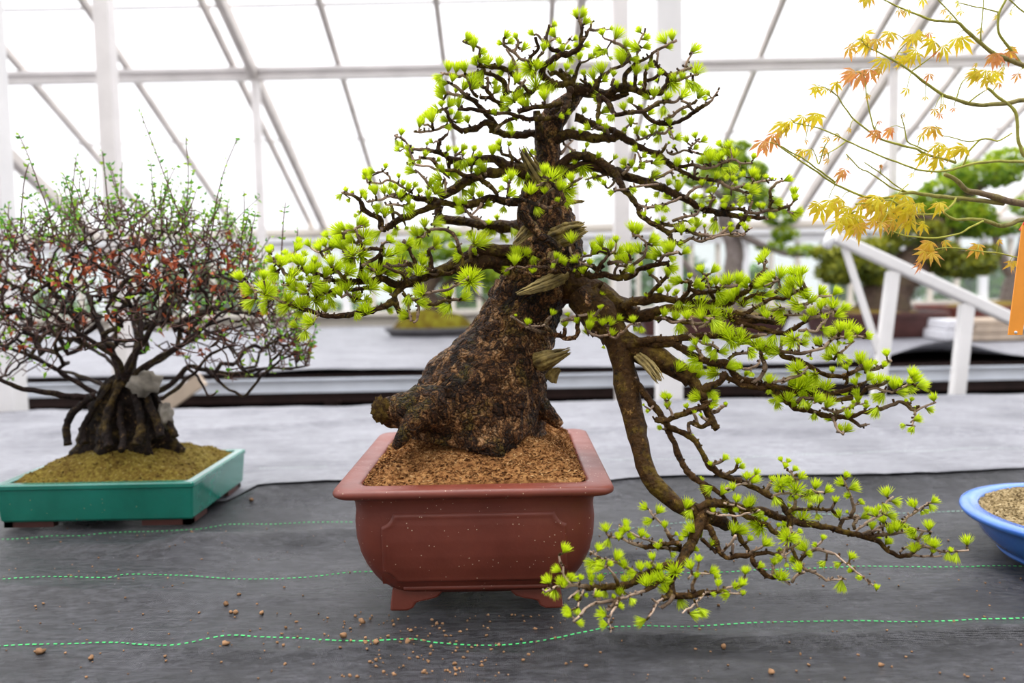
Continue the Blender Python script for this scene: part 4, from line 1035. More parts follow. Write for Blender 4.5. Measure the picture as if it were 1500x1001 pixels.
# needle tufts seen in each section of the tree: x, y, half size
TUFTS = dict(
A="1395,65,35;1460,70,40;1485,140,38;410,285,38;460,345,48;545,415,30;475,510,35;540,490,40;590,500,42;695,510,40;760,260,32;850,280,28;710,335,25;800,320,30;925,375,36;995,245,28;1195,165,25;1190,245,45;1105,375,38;1250,320,25;1385,295,22;1405,355,22;1275,385,28;1320,380,22;1490,350,30;1345,470,32;1430,465,35;230,560,42;305,565,42;375,560,45;150,645,38;185,700,40;170,770,50;270,660,32;520,615,48;460,665,55;810,555,45;945,570,65;1050,520,55;1180,560,48;1025,680,70;855,665,42;380,730,45;470,730,40;645,695,24;670,765,42;970,790,38;1105,815,50;1205,715,42;1160,730,35;720,600,30;1310,560,28;1345,605,22;1470,615,25;780,860,55;890,790,40;940,890,45;720,850,35;750,940,35;850,830,40;245,890,38;325,890,42;165,895,25;110,950,45;1470,955,28;1310,970,25;655,970,25;1415,730,25;300,770,25;1080,740,30;900,880,30",
B="325,240,26;405,200,18;465,255,48;665,215,28;725,285,32;545,345,35;630,375,48;725,365,35;885,300,45;965,275,38;935,365,28;1170,395,48;1195,565,55;200,360,48;300,385,30;355,400,25;260,430,28;215,465,28;395,465,18;510,430,50;500,490,45;610,480,40;315,570,48;765,530,32;730,570,22;640,585,42;855,610,25;160,625,25;240,630,42;430,620,25;345,670,30;985,655,32;985,720,55;1115,700,50;1180,725,45;1080,790,60;1225,805,45;1300,800,22;800,795,38;925,825,32;585,720,25;665,705,22;300,830,42;590,865,28;520,920,32;665,920,22;740,830,35;885,940,42;150,955,22;350,960,42;380,940,25;460,720,30;1060,640,28;100,730,22;765,970,30",
C="450,140,50;410,120,35;345,200,35;575,160,35;680,130,42;590,230,28;780,165,32;1035,95,22;1225,140,25;1170,200,38;1185,285,28;1075,375,28;175,280,28;130,360,25;175,395,30;245,435,32;245,485,30;275,550,32;265,630,42;450,360,20;410,385,15;600,430,25;670,450,30;585,480,22;740,420,32;840,430,25;395,480,25;510,530,22;890,485,28;1010,450,42;1060,420,38;1160,385,22;1300,450,20;1365,460,25;740,560,48;805,545,35;890,540,32;925,605,42;870,640,35;670,590,30;550,620,38;640,660,48;515,690,42;510,790,55;445,735,32;835,740,38;1180,680,42;1135,710,30;1260,700,48;1340,660,35;1395,655,38;1360,790,65;1485,630,42;1100,790,25;1175,840,38;1485,815,28;1415,975,38;750,820,35;820,830,35;885,850,28;665,905,35;760,915,28;960,935,35;340,815,25;420,855,38;240,900,32;160,855,35;75,745,25;30,590,22;150,680,20;15,810,35;120,790,32;235,780,32;225,970,42;280,965,32;1110,975,30;300,760,25;700,930,30;190,745,25",
D="305,100,22;255,130,20;465,80,22;690,75,30;655,100,30;735,130,30;830,45,28;975,45,22;605,190,26;510,235,32;665,245,35;370,260,25;435,275,18;900,180,35;850,245,18;955,265,30;1095,265,30;1170,250,28;1020,300,28;1155,320,35;1325,325,32;1255,190,28;1120,215,20;1380,85,25;1190,80,38;1410,345,28;1490,310,25;495,400,22;370,470,20;465,460,20;600,490,28;750,510,22;840,555,30;945,440,28;910,570,28;1020,490,22;1020,560,22;935,620,20;1000,600,20;1140,550,42;1120,665,42;1120,500,25;1325,560,38;1425,535,25;1245,375,12;1300,400,12;160,660,70;250,660,45;470,630,65;355,700,40;345,810,65;260,770,45;115,810,32;515,740,30;660,745,25;725,825,25;910,800,30;1145,835,25;1235,850,25;1045,910,18;1140,960,30;1220,965,28;1245,740,28;1335,780,42;1290,685,15;1320,720,18;600,700,25;565,670,25;385,555,22",
E="250,125,32;315,160,30;240,230,25;465,200,28;550,205,28;350,270,40;370,320,45;535,265,42;590,300,38;450,330,35;180,345,25;775,315,25;570,395,42;430,495,32;125,470,15;770,465,38;810,505,25;685,480,28;890,500,20;945,515,12;1080,520,35;1145,640,38;1150,690,30;1130,830,40;1180,820,35;770,625,42;680,690,32;745,690,20;650,760,20;930,860,25;655,860,25;710,885,22;700,970,25;545,680,30;425,600,28;365,630,20;490,725,18;510,770,25;295,770,20;410,715,18;245,875,18;320,845,15;195,905,28;255,935,38;410,880,25;420,940,50;110,980,40;565,935,18;565,985,25;860,770,25;990,730,35;700,590,30;585,520,25;230,690,30;480,300,30;620,420,30;500,430,30;300,560,25;820,760,20",
F="60,540,42;340,295,30;350,385,32;405,370,25;290,530,38;395,530,42;285,600,65;130,620,38;160,670,40;330,660,65;300,720,55;170,770,50;300,795,35;380,465,32;495,330,28;515,380,40;460,400,35;590,385,45;640,405,42;590,275,38;610,210,25;700,235,32;790,265,42;860,155,28;840,230,38;755,390,32;555,510,42;520,580,35;550,640,40;745,465,50;690,490,38;710,565,30;510,725,42;480,810,50;610,775,62;660,765,55;795,770,58;905,770,42;605,870,28;850,825,35;695,940,65;575,985,35;660,660,42;770,620,50;760,680,38;860,650,40;985,680,45;1000,590,55;1050,640,48;1130,720,62;1230,740,28;1225,830,55;1140,885,32;1290,620,55;1435,655,45;1435,840,28;860,500,45;900,400,45;960,450,45;960,110,48;1005,85,40;1080,100,45;1170,40,50;1210,40,30;950,180,38;980,250,50;1090,200,50;1090,290,60;1200,340,55;1060,400,65;1080,470,60;1220,130,55;1320,145,48;1230,215,38;1430,190,28;1430,320,52;1260,465,42;1330,470,55;1450,500,50;1215,545,48;910,240,35;1490,120,30;880,710,35;780,545,35;660,1060,40",
G="170,180,20;115,230,28;320,210,32;345,250,25;385,150,18;430,190,40;510,185,35;350,30,35;410,10,30;385,75,25;265,410,18;295,480,42;655,50,20;580,120,25;655,230,30;740,265,30;715,345,32;775,340,32;460,340,28;530,385,42;455,380,28;720,520,15;620,540,30;885,485,38;1000,485,48;800,570,42;865,560,25;550,630,25;840,650,42;990,660,42;745,660,35;715,700,42;660,700,35;880,780,28;565,750,52;660,835,62;830,915,52;580,920,55;450,910,60;870,840,40;1150,690,30;1370,630,70;1200,790,35;1310,570,35;1475,480,25;1470,550,42;1195,590,18;1220,370,38;1475,310,35;345,960,45;705,980,35;1345,755,35;830,190,25;420,330,20;1165,275,35;1345,225,32;900,240,30",
H="1225,35,30;1255,70,20;825,225,35;980,190,32;1230,250,45;1350,220,55;1445,195,35;1275,335,35;935,430,110;470,540,62;730,570,48;870,600,50;725,695,48;360,610,45;470,645,42;345,755,45;185,530,45;185,715,28;45,480,55",
I="340,160,32;175,175,35;270,210,45;20,675,32;200,680,40;100,720,30;130,760,20;50,560,25;230,880,45;320,885,32;215,960,40;100,940,45;385,930,35;590,915,28;635,945,32;730,755,42;670,975,30;770,950,32;850,895,15;900,970,25;610,400,20;885,240,28;1035,240,22;1290,650,45;1345,670,40;1140,760,28;1000,790,45;945,870,42;930,820,35;1090,820,42;1040,870,38;1180,860,42;1255,850,42;1330,840,55;1165,930,42;1230,940,48;1420,915,30;1470,760,45;1400,535,22",
J="25,145,32;250,175,28;465,40,30;505,65,32;550,110,32;435,110,20;640,75,32;785,95,20;710,175,28;1110,60,45;1160,170,32;1245,115,20;1325,180,30;880,385,22;770,515,30;870,510,18;430,560,25;205,645,25;95,580,10;575,575,18;655,630,28;545,660,28;790,610,38;890,650,28;950,650,38;1035,610,28;770,680,38;975,745,30;1170,620,28;1245,695,28;1290,405,20;1455,560,35;900,860,12;1420,360,30;1490,340,30",
K="525,95,22;640,20,30;720,35,28;695,140,24;650,165,25;855,240,40;415,225,42;475,240,35;620,320,65;735,365,30;765,400,48;840,355,32;895,430,35;555,480,28;650,450,50;620,490,30;770,485,32;575,620,30;780,580,38;745,620,48;820,710,38;850,690,30;665,800,30;740,770,35;820,805,22;545,840,18;940,660,22;840,910,38;1045,600,35;1160,600,38;1180,710,35;1000,720,35;1000,760,30;1050,760,35;1055,890,70;1070,930,45;1300,690,45;1385,690,50;1440,730,48;1480,700,30;1225,820,55;1320,850,48;1370,800,40;1435,890,52;910,960,45;1165,210,45;1155,130,35;1020,185,38;950,160,30;995,120,18;970,235,22;1075,200,15;1315,180,18;1315,255,35;1450,220,25;1410,110,22;1455,140,20;1040,25,18;1255,20,22;1065,95,18;490,550,18;410,610,28;130,820,25",
L="1095,130,35;1130,85,35;205,625,35;310,650,38;400,580,45;415,645,38;540,640,50;690,610,60;780,620,60;345,745,45;670,715,50;755,765,70;1055,370,45;1110,310,48;1160,310,45;1200,280,35;1275,260,48;1155,450,42;1070,480,55;1375,245,40;1440,270,50;1370,340,50;1440,340,50;1475,240,35;1330,440,48;1480,430,45;1405,520,42;1115,600,48;1250,600,55;1300,670,38;1145,640,30;1465,570,35;1205,850,48;1370,860,52;1290,890,45;905,765,28;800,830,50;910,840,75;840,900,60;1070,890,55;1080,930,40;1160,940,55;1220,970,50;490,895,32;475,940,28;585,845,35;660,980,45;740,970,40;1360,935,22;1480,890,35;40,470,20;320,430,20;240,395,30;165,420,28;725,450,55;830,460,45;690,530,45;760,510,40",
M="640,360,38;775,365,38;750,465,60;635,495,35;850,515,42;800,570,42;570,555,40;470,510,35;405,460,42;550,440,42;500,400,45;500,360,30;490,615,28;690,715,42;750,740,35;820,690,45;900,680,60;980,725,32;885,765,35;1060,770,35;500,820,48;630,830,35;510,740,30;715,890,38;760,910,45;720,960,42;820,960,40;1005,980,48;920,810,20;800,820,20;1240,930,30;680,600,25;550,965,12",
N="210,575,32;235,655,32;410,665,20;480,715,15;545,745,15;505,575,42;620,530,45;665,590,28;640,640,35;640,675,20;770,645,15;175,860,20;340,310,45;450,320,42;495,235,45;535,275,30;520,370,42;575,360,22;650,350,52;660,180,50;740,180,40;665,230,25;815,290,45;900,300,35;955,365,25;1005,360,20;1000,180,35;1130,220,15;1420,300,60;1170,430,48;1165,510,22;1360,450,35;1450,445,75;1355,570,55;1270,600,35;1240,640,35;1205,605,28;1390,645,35;1470,560,30;1480,620,35;20,650,10;60,700,15;465,930,10",
O="250,300,20;240,385,95;310,340,60;345,370,35;110,385,30;440,405,60;300,500,62;360,530,42;215,505,32;110,500,48;140,590,32;270,605,32;455,575,48;330,680,28;470,715,28;630,805,38;640,680,35;720,480,32;730,535,32;800,560,15;805,600,22;890,640,42;680,605,20;625,250,25;495,270,22;725,300,22;760,180,48;815,240,48;890,205,20;970,220,25;990,120,32;835,335,38;935,355,38;1005,350,20;705,380,32;1060,400,48;1110,395,32;945,505,45;1120,470,42;1210,425,38;1200,380,20;1230,300,40;1260,350,42;1310,405,42;1420,525,32;1220,540,18;1380,625,28;1270,715,32;1230,800,28;305,155,12;480,130,45;525,105,45;580,145,40;465,80,35;635,180,25",
P="670,345,36;690,460,35;790,425,28;850,300,28;855,350,30;820,380,28;885,415,22;1000,395,32;1050,420,18;1030,150,32;1155,180,35;1070,270,35;1210,315,28;1310,395,15;1355,440,20;1175,465,15;1145,510,25;1280,575,22;1405,395,32;1460,350,45;1490,535,20;1415,130,42;1440,200,40;295,535,38;235,720,35;145,820,38;200,930,35;280,855,42;360,805,32;440,800,22;605,530,32;545,660,40;640,640,40;625,690,40;775,605,42;705,670,22;835,680,35;530,750,28;540,805,28;620,805,28;990,700,35;920,750,38;1070,690,28;1100,610,30;1160,700,25;850,810,30;1165,795,45;1035,840,45;1300,720,60;1260,820,35;1445,690,40;1220,900,42;800,930,35;660,930,28;585,950,30;395,970,28;1065,760,20;540,860,20",
Q="335,595,28;265,710,28;280,760,32;350,710,28;360,830,28;585,755,38;600,845,30;740,680,22;845,625,28;940,815,42;1290,630,45;1410,755,40;1480,720,40;1440,400,22;420,575,15",
R="510,75,28;380,130,18;630,110,24;660,150,25;710,245,32;800,205,26;775,270,42;290,275,20;365,350,42;495,380,42;585,340,28;620,455,32;745,490,48;710,500,32;530,555,32;625,555,22;840,580,48;400,560,20;815,725,55;590,735,48;650,740,50;735,815,26;885,850,40;215,730,40;395,855,35;280,775,35;1080,790,60;1050,740,40;1130,810,45;1235,600,55;1030,300,55;1100,280,32;1165,345,55;1210,240,32;1150,175,24;1065,145,22;1090,100,18;1025,90,20;1340,325,38;1450,370,35;1290,420,55;1345,430,35;1380,465,30;1280,515,22;1360,600,25;945,270,25;990,370,25;975,455,38;1000,690,18;1060,680,18;1190,745,20;1230,890,48;1275,945,25;1340,870,18;1410,805,22;880,640,20;1160,440,18;1095,510,15;1115,430,25;235,910,15;35,950,25;1020,985,28",
S="575,485,32;705,440,28;840,400,28;900,370,28;950,415,18;905,525,52;1020,385,28;1065,465,42;1290,405,30;1430,415,28;1450,600,45;275,485,35;145,375,28;325,600,28;410,690,38;540,600,35;550,690,20;270,690,22;170,850,50;90,880,42;125,540,25;1630,540,22;1775,640,22;1540,480,18",
U="245,230,26;200,305,32;310,340,42;75,370,35;15,460,25;150,460,24;265,415,22;175,595,32;385,485,18;410,610,35;515,580,38;580,640,35;655,595,35;605,515,35;695,470,35;615,395,38;485,700,32;650,740,40;710,710,42;770,690,35;860,735,38;860,790,35;625,840,32;860,910,35;1005,700,38;995,795,35;865,500,36;1050,465,30;1025,515,28;970,550,20;1060,870,38;1040,930,20;1180,960,32;1250,970,38;1350,835,38;40,810,25;295,975,30;1200,920,20;260,570,12;885,870,25")
# ------------------------------------------------------------------ larch pot
RX, RY = 0.200, 0.229                         # half size of the rim
PH = 0.19/0.18                                # height of the pot against its drawing
pf = on_z(692, 718, TABLE + 0.19)             # middle of the front edge of the rim
PC = V((pf.x, pf.y + RY, TABLE))              # middle of the pot on the table
PADS.append((PC.x, PC.y, 0.15, 0.20))
larch = thing('larch_bonsai', 'large larch bonsai with lime green needle tufts cascading from a red-brown pot', 'bonsai', (PC.x, PC.y, TABLE))

def rrect(cx, cy, hx, hy, r, n=6):
    pts = []
    for sx, sy, a0 in ((1, 1, 0), (-1, 1, 90), (-1, -1, 180), (1, -1, 270)):
        for k in range(n + 1):
            a = math.radians(a0 + 90*k/n)
            pts.append((cx + sx*(hx - r) + r*math.cos(a), cy + sy*(hy - r) + r*math.sin(a)))
    return pts
def loft(mb, rings, close_first=True, close_last=True, age=0.0):
    n = len(rings[0]); vs = [p for r_ in rings for p in r_]; fs = []
    for i in range(len(rings) - 1):
        for k in range(n):
            a = i*n + k; b = i*n + (k+1) % n
            fs.append((a, b, b + n, a + n))
    if close_first: fs.append(tuple(range(n-1, -1, -1)))
    if close_last: fs.append(tuple((len(rings)-1)*n + k for k in range(n)))
    mb.add(vs, fs, age)
# inset from the rim at each height
PROF = [(0.024, 0.080), (0.030, 0.068), (0.040, 0.056), (0.052, 0.047), (0.066, 0.039), (0.083, 0.032), (0.105, 0.027), (0.128, 0.0255), (0.145, 0.027), (0.155, 0.026), (0.162, 0.022), (0.1665, 0.014)]
def inset(z):
    for (za, ia), (zb, ib) in zip(PROF[:-1], PROF[1:]):
        if za <= z <= zb: return ia + (ib - ia)*(z - za)/(zb - za)
    return PROF[0][1] if z < PROF[0][0] else PROF[-1][1]
mb = MB()
rings = []
for z, i in PROF: rings.append([(x, y, TABLE + z*PH) for x, y in rrect(PC.x, PC.y, RX - i, RY - 0.55*i - 0.006, 0.035)])
for z, i, r_ in ((0.1675, 0.004, 0.026), (0.170, 0.0008, 0.026), (0.174, 0.0, 0.026), (0.178, 0.002, 0.025), (0.180, 0.006, 0.024), (0.1805, 0.030, 0.02), (0.179, 0.036, 0.02), (0.170, 0.038, 0.02), (0.150, 0.040, 0.02)):
    rings.append([(x, y, TABLE + z*PH) for x, y in rrect(PC.x, PC.y, RX - i, RY - i, r_)])
loft(mb, rings)
pot = mb.build('pot', M['clay'], larch)
# raised panel with notched corners on the front and the back
def panel(sign):
    mb = MB(); nu, nz = 90, 44
    hw = 0.135; z0, z1 = 0.041, 0.147
    grid = []
    for j in range(nz + 1):
        z = z0 + (z1 - z0)*j/nz
        for i in range(nu + 1):
            u = -hw + 2*hw*i/nu
            dx = hw - abs(u); dz = min(z - z0, z1 - z)
            d = min(dx, dz)
            cn = 0.017
            if dx < cn*1.6 and dz < cn*1.6:
                d = min(d, math.hypot(dx, dz) - cn)
            k = max(0.0, min(1.0, d/0.006)); k = k*k*(3 - 2*k)
            lip = 0.0012*math.exp(-((d - 0.006)/0.003)**2)
            off = -0.0035 + 0.0060*k + lip
            y = RY - 0.55*inset(z) - 0.006 + off
            grid.append((PC.x + u, PC.y + sign*y, TABLE + z*PH))
    fs = []
    for j in range(nz):
        for i in range(nu):
            a = j*(nu+1) + i
            f = (a, a+1, a+nu+2, a+nu+1)
            fs.append(f if sign < 0 else f[::-1])
    mb.add(grid, fs); mb.build('panel', M['clay'], pot)
panel(-1); panel(1)
mb = MB()   # ledge under the panel
zz = 0.034
mb.tube([V((PC.x + u, PC.y - (RY - 0.55*inset(zz) - 0.006) + 0.001, TABLE + zz*PH)) for u in np.linspace(-0.105, 0.105, 24)], 0.0042, 8)
mb.build('ledge', M['clay'], pot)
# cloud-shaped feet
for sx in (-1, 1):
    for sy in (-1, 1):
        mb = MB()
        for (ux, uy) in ((1, 0), (0, 1)):
            ln = 0.075
            prof = [(0, 0.0), (0.026, 0.0), (0.034, 0.004), (0.036, 0.011), (0.044, 0.013), (0.056, 0.015), (0.068, 0.019), (0.075, 0.027), (0.075, 0.034), (0, 0.034)]
            cx = PC.x + sx*(RX - 0.077); cy = PC.y + sy*(RY - 0.048)
            a_, b_ = [], []
            for p, z in prof:
                e = 0.004*(1 - z/0.034)
                if ux:
                    a_.append((cx - sx*(p - e), cy + sy*e, TABLE + z)); b_.append((cx - sx*p, cy - sy*0.028, TABLE + z))
                else:
                    a_.append((cx + sx*e, cy - sy*(p - e), TABLE + z)); b_.append((cx - sx*0.028, cy - sy*p, TABLE + z))
            n_ = len(prof)
            fs = [tuple(range(n_)), tuple(range(2*n_-1, n_-1, -1))] + [(i, i + n_, (i+1) % n_ + n_, (i+1) % n_) for i in range(n_)]
            mb.add(a_ + b_, fs)
        mb.build('foot', M['clay'], pot, smooth=False, autos=0.003)
# soil mound
def soil_h(x, y):
    u = (x - PC.x)/(RX - 0.036); v = (y - PC.y)/(RY - 0.036)
    e = max(abs(u), abs(v))
    k = max(0.0, 1 - e**2.1)
    h = 0.178 + 0.060*k*(0.8 + 0.2*math.cos(u*1.6)) + 0.012*u*k
    h += 0.004*noise.noise(V((x*22, y*22, 3))) + 0.0016*noise.noise(V((x*110, y*110, 1)))
    return TABLE + h + 0.01 - (0.008 if e > 0.985 else 0)
mb = MB(); nx_, ny_ = 130, 140
hx, hy = RX - 0.034, RY - 0.034
vs = []; ag = []
for j in range(ny_ + 1):
    for i in range(nx_ + 1):
        u = -1 + 2*i/nx_; v = -1 + 2*j/ny_
        # round the corners of the mound
        cu, cv = max(0, abs(u) - 0.85), max(0, abs(v) - 0.85)
        q = math.hypot(cu, cv)
        if q > 0.1501 and cu > 0 and cv > 0: u *= (0.85 + cu*0.15/q)/abs(u); v *= (0.85 + cv*0.15/q)/abs(v)
        x, y = PC.x + u*hx, PC.y + v*hy
        vs.append((x, y, soil_h(x, y))); ag.append(0.5)
fs = []
for j in range(ny_):
    for i in range(nx_):
        a = j*(nx_+1) + i; fs.append((a, a+1, a+nx_+2, a+nx_+1))
mb.add(vs, fs, ag)
for _ in range(9000):   # shreds of bark lying in it
    u, v = R.uniform(-0.97, 0.97), R.uniform(-0.97, 0.97)
    x, y = PC.x + u*hx, PC.y + v*hy
    p = V((x, y, soil_h(x, y) + 0.0008))
    a = V((R.gauss(0, 1), R.gauss(0, 1), R.gauss(0, 0.5))).normalized()*R.uniform(0.0012, 0.0042)
    b = a.cross(V((R.gauss(0, 1), R.gauss(0, 1), R.gauss(0, 1)))).normalized()*R.uniform(0.0007, 0.0016)
    c = a.cross(b).normalized()*0.0008
    mb.add([tuple(p-a-b), tuple(p+a-b), tuple(p+a+b), tuple(p-a+b), tuple(p+c*2)], [(0,1,4),(1,2,4),(2,3,4),(3,0,4)], max(0, min(1, R.gauss(0.5, 0.3))))
mb.build('soil', M['bark_soil'], larch, smooth=False)

# ------------------------------------------------------------------ larch trunk
TD = 1.34
TR = [(694,648,104),(696,622,104),(702,596,99),(709,572,94),(718,546,85),(732,520,72),(745,496,63),(757,472,57),(770,446,54),(782,422,55),(792,398,56),(799,372,53),(803,346,48),(800,322,42),(797,298,37),(797,276,31),(799,256,23),(801,236,19),(802,214,18.5),(804,194,20),(808,178,22),(818,162,23),(830,149,20),(840,139,14),(846,131,9)]
def trunk_front(x, y):
    for (xa, ya, ra), (xb, yb, rb) in zip(TR[:-1], TR[1:]):
        if yb <= y <= ya:
            t = (ya - y)/(ya - yb + 1e-9)
            cx = xa + (xb-xa)*t; r_ = ra + (rb-ra)*t
            if abs(x - cx) < r_*1.02:
                return TD - r_*TD/FPX*math.sqrt(max(0.05, 1 - ((x-cx)/(r_*1.02))**2))
    return None
P = [(at(x, y, TD), r_*TD/FPX) for x, y, r_ in TR]
P = catmull(P, 0.0032)
mb = MB(); NS = 110; L = len(P)
vs = []; ag = []
for i, (p, r_) in enumerate(P):
    for k in range(NS):
        an = 2*PI*k/NS
        d = RIGHT*math.cos(an) + FWD*math.sin(an)
        # slices stay level, the way the base spreads over the soil
        tilt = UP*(-0.18*math.cos(an)*r_ if i < L*0.45 else 0)
        q0 = p + d*r_ + tilt
        lump = noise.noise(q0*14)*0.10 + noise.noise(q0*33)*0.06
        rid = abs(noise.noise(V((q0.x*75, q0.y*75, q0.z*26))))
        vd, vp = noise.voronoi(V((q0.x*78, q0.y*78, q0.z*40)) + V((noise.noise(q0*60), noise.noise(q0*60 + V((9,0,0))), 0))*0.8)
        plate = min(1.0, (vd[1] - vd[0])*2.2)
        flare = 0
        if i < 26: flare = 0.07*(1 - i/26)*math.sin(an*5 + 1.0 + 2*noise.noise(q0*10))
        k_ = 1 + lump + flare
        q = p + (q0 - p)*k_ + d*((plate - 0.6)*min(0.0042, r_*0.10) + (0.25 - rid)*min(0.004, r_*0.08))
        vs.append(tuple(q)); ag.append(0.0)
fs = []
for i in range(L-1):
    for k in range(NS):
        a = i*NS + k; b = i*NS + (k+1) % NS
        fs.append((a, a+NS, b+NS, b))
fs.append(tuple(range(NS))); fs.append(tuple((L-1)*NS + k for k in range(NS-1, -1, -1)))
mb.add(vs, fs, ag)
trunk = mb.build('trunk', M['larch_trunk'], larch)
def root(pts, name='root', mat='larch_trunk', rough=0.28):
    Q = catmull([(at(x, y, d), r_*d/FPX) for x, y, d, r_ in pts], 0.004)
    mb = MB(); mb.tube([q for q, _ in Q], [r_ for _, r_ in Q], 22, 0, rough, 3.3, freq=0.8)
    return mb.build(name, M[mat], trunk)
root([(655,606,1.27,40),(622,600,1.25,34),(592,602,1.24,28),(573,604,1.24,22),(562,606,1.24,19),(555,608,1.24,12)])
root([(628,604,1.23,26),(608,616,1.215,19),(596,632,1.205,13),(586,646,1.20,9),(577,656,1.195,5)])
root([(768,584,1.33,24),(788,596,1.32,17),(804,608,1.315,12),(822,624,1.31,6)])
mb = MB(); q = at(559, 601, 1.225); blobmesh(mb, q, 0.015, 0.014, 0.020, 22, 16, 0.4, 12, 0.0, 5); mb.build('moss_knob', M['moss_soil'], trunk)
# stubs of dead wood, torn along the grain
def jin(pts, flat=1.0, splits=7, young=0.0, tail=0.35):
    Q = catmull([(at(x, y, d), r_*d/FPX) for x, y, d, r_ in pts], 0.003)
    mb = MB(); n = 16; L = len(Q)
    t = (Q[-1][0] - Q[0][0]).normalized(); sx = t.cross(FWD).normalized(); sy = t.cross(sx)
    for s_ in range(splits*3):     # bundle of torn fibres
        ph = 2*PI*s_*0.381966 + R.uniform(-0.3, 0.3); q_ = math.sqrt(R.uniform(0.05, 1.0)); end = 1 - tail*R.random()**1.5
        m_ = max(3, int(L*end)); st = R.choice((0, 0, 0, int(L*0.12)))
        pts_, rr = [], []
        for i in range(st, max(m_, st+3)):
            p, r_ = Q[min(i, L-1)]
            f_ = (i-st)/max(1, m_-1-st)
            o_ = (sx*math.cos(ph) + sy*math.sin(ph)*flat)*r_*0.80*q_*(1 + 0.25*f_*R.uniform(0, 1)*(s_ % 3 == 0))
            pts_.append(p + o_ + noise.noise_vector(p*160 + V((s_*3, 0, 0)))*0.0009); rr.append(max(0.0005, r_*0.25*(1 - 0.8*f_**3)))
        tone = R.choice((0, 0, 0.15, 0.4))
        mb.tube(pts_, rr, 6, [min(1, tone + young*(i/(len(pts_)-1))**2) for i in range(len(pts_))], 0.2, s_*7.7, freq=0.7)
    Qc = [(p, r_*0.62) for p, r_ in Q[:int(L*0.8)+2]]
    mb.tube([p for p, _ in Qc], [r_*(1 - 0.6*(i/len(Qc))**2) for i, (_, r_) in enumerate(Qc)], 12, 0, 0.3, 3.0)
    mb.build('dead_stub', M['deadwood'], trunk)
jin([(800,278,1.29,9),(788,258,1.275,11),(777,240,1.265,10.5),(768,224,1.26,9),(763,212,1.258,6)], 0.8, 7)
jin([(808,352,1.29,15),(830,344,1.275,17),(846,338,1.265,15),(860,334,1.26,11)], 0.7, 8, 0.3)
jin([(784,330,1.27,8),(772,338,1.255,10),(762,348,1.245,9),(752,358,1.24,6)], 0.6, 7, 0.9, 0.6)
jin([(828,402,1.27,12),(806,412,1.25,13),(786,420,1.235,10),(770,426,1.225,7),(755,431,1.22,2.5)], 0.7, 8, 0.7)
jin([(786,532,1.285,15),(800,528,1.275,15),(816,522,1.268,11),(826,518,1.265,8),(838,513,1.262,5)], 0.6, 9, 0.5, 0.5)
jin([(806,556,1.29,12),(812,545,1.285,9),(820,540,1.28,5)], 0.7, 6, 0.2)
jin([(935,522,1.235,8),(950,536,1.215,9.5),(960,549,1.205,9),(968,561,1.20,7)], 0.9, 7, 0.8, 0.15)
jin([(822,297,1.27,5),(838,296,1.265,4),(850,295,1.262,3),(858,295,1.26,2)], 0.6, 5, 0.3, 0.4)
jin([(812,372,1.275,9),(808,384,1.26,10),(805,398,1.255,9)], 0.6, 6, 0.0)

# ------------------------------------------------------------------ larch branches
GN = ('CR', 'UL', 'ML', 'LL', 'FR', 'UR', 'MR', 'AR', 'LR', 'CA', 'CL')
BR = {g: MB() for g in GN}
NODES = []     # x, y, distance, radius, region, direction
def trace(line):
    g, rr, dd, pts = line.split('|')
    r0, r1 = map(float, rr.split()); d0, d1 = map(float, dd.split())
    pp = [tuple(map(float, q.split(','))) for q in pts.split()]
    ln = [0.0]
    for a, b in zip(pp[:-1], pp[1:]): ln.append(ln[-1] + math.hypot(b[0]-a[0], b[1]-a[1]))
    T = ln[-1]
    Q = []
    for (x, y), l_ in zip(pp, ln):
        t = l_/T
        d = d0 + (d1 - d0)*t + 0.004*noise.noise(V((x*0.06, y*0.06, 5)))
        Q.append((x, y, d, r0 + (r1 - r0)*t))
    return g, Q
def emit(g, Q, rough=0.30, sides=None):
    rmax = max(q[3] for q in Q)
    P = [(at(x, y, d), r_*d/FPX) for x, y, d, r_ in Q]
    P = catmull(P, max(0.0022, 0.9*rmax*1.2/FPX if rmax > 6 else 0.0026))
    pts, rad, age = [], [], []
    for i, (p, r_) in enumerate(P):
        w = noise.noise_vector(p*95)*0.0016 + noise.noise_vector(p*260)*0.0006
        pts.append(p + w*(1 if r_ < 0.006 else 0.4))
        kn = 1 + 0.42*max(0, noise.noise(p*190)) + 0.18*noise.noise(p*60)        # knuckles of old short shoots
        rad.append(r_*kn)
        age.append(max(0.0, min(1.0, 1.75 - r_*FPX/1.2*0.62 + 0.6*noise.noise(p*28))))
    n = sides or (7 if rmax < 3 else 9 if rmax < 6 else 14 if rmax < 12 else 28)
    BR[g].tube(pts, rad, n, age, rough if rmax > 3 else rough*0.5, R.random()*50, freq=1.0 if rmax < 9 else 0.6)
for line in LARCH.strip().split('\n'):
    g, Q = trace(line)
    emit(g, Q)
    for (xa, ya, da, ra), (xb, yb, db, rb) in zip(Q[:-1], Q[1:]):
        n = max(1, int(math.hypot(xb-xa, yb-ya)/3))
        for i in range(n):
            t = i/n
            NODES.append((xa+(xb-xa)*t, ya+(yb-ya)*t, da+(db-da)*t, ra+(rb-ra)*t, GN.index(g)))
    NODES.append((*Q[-1], GN.index(g)))
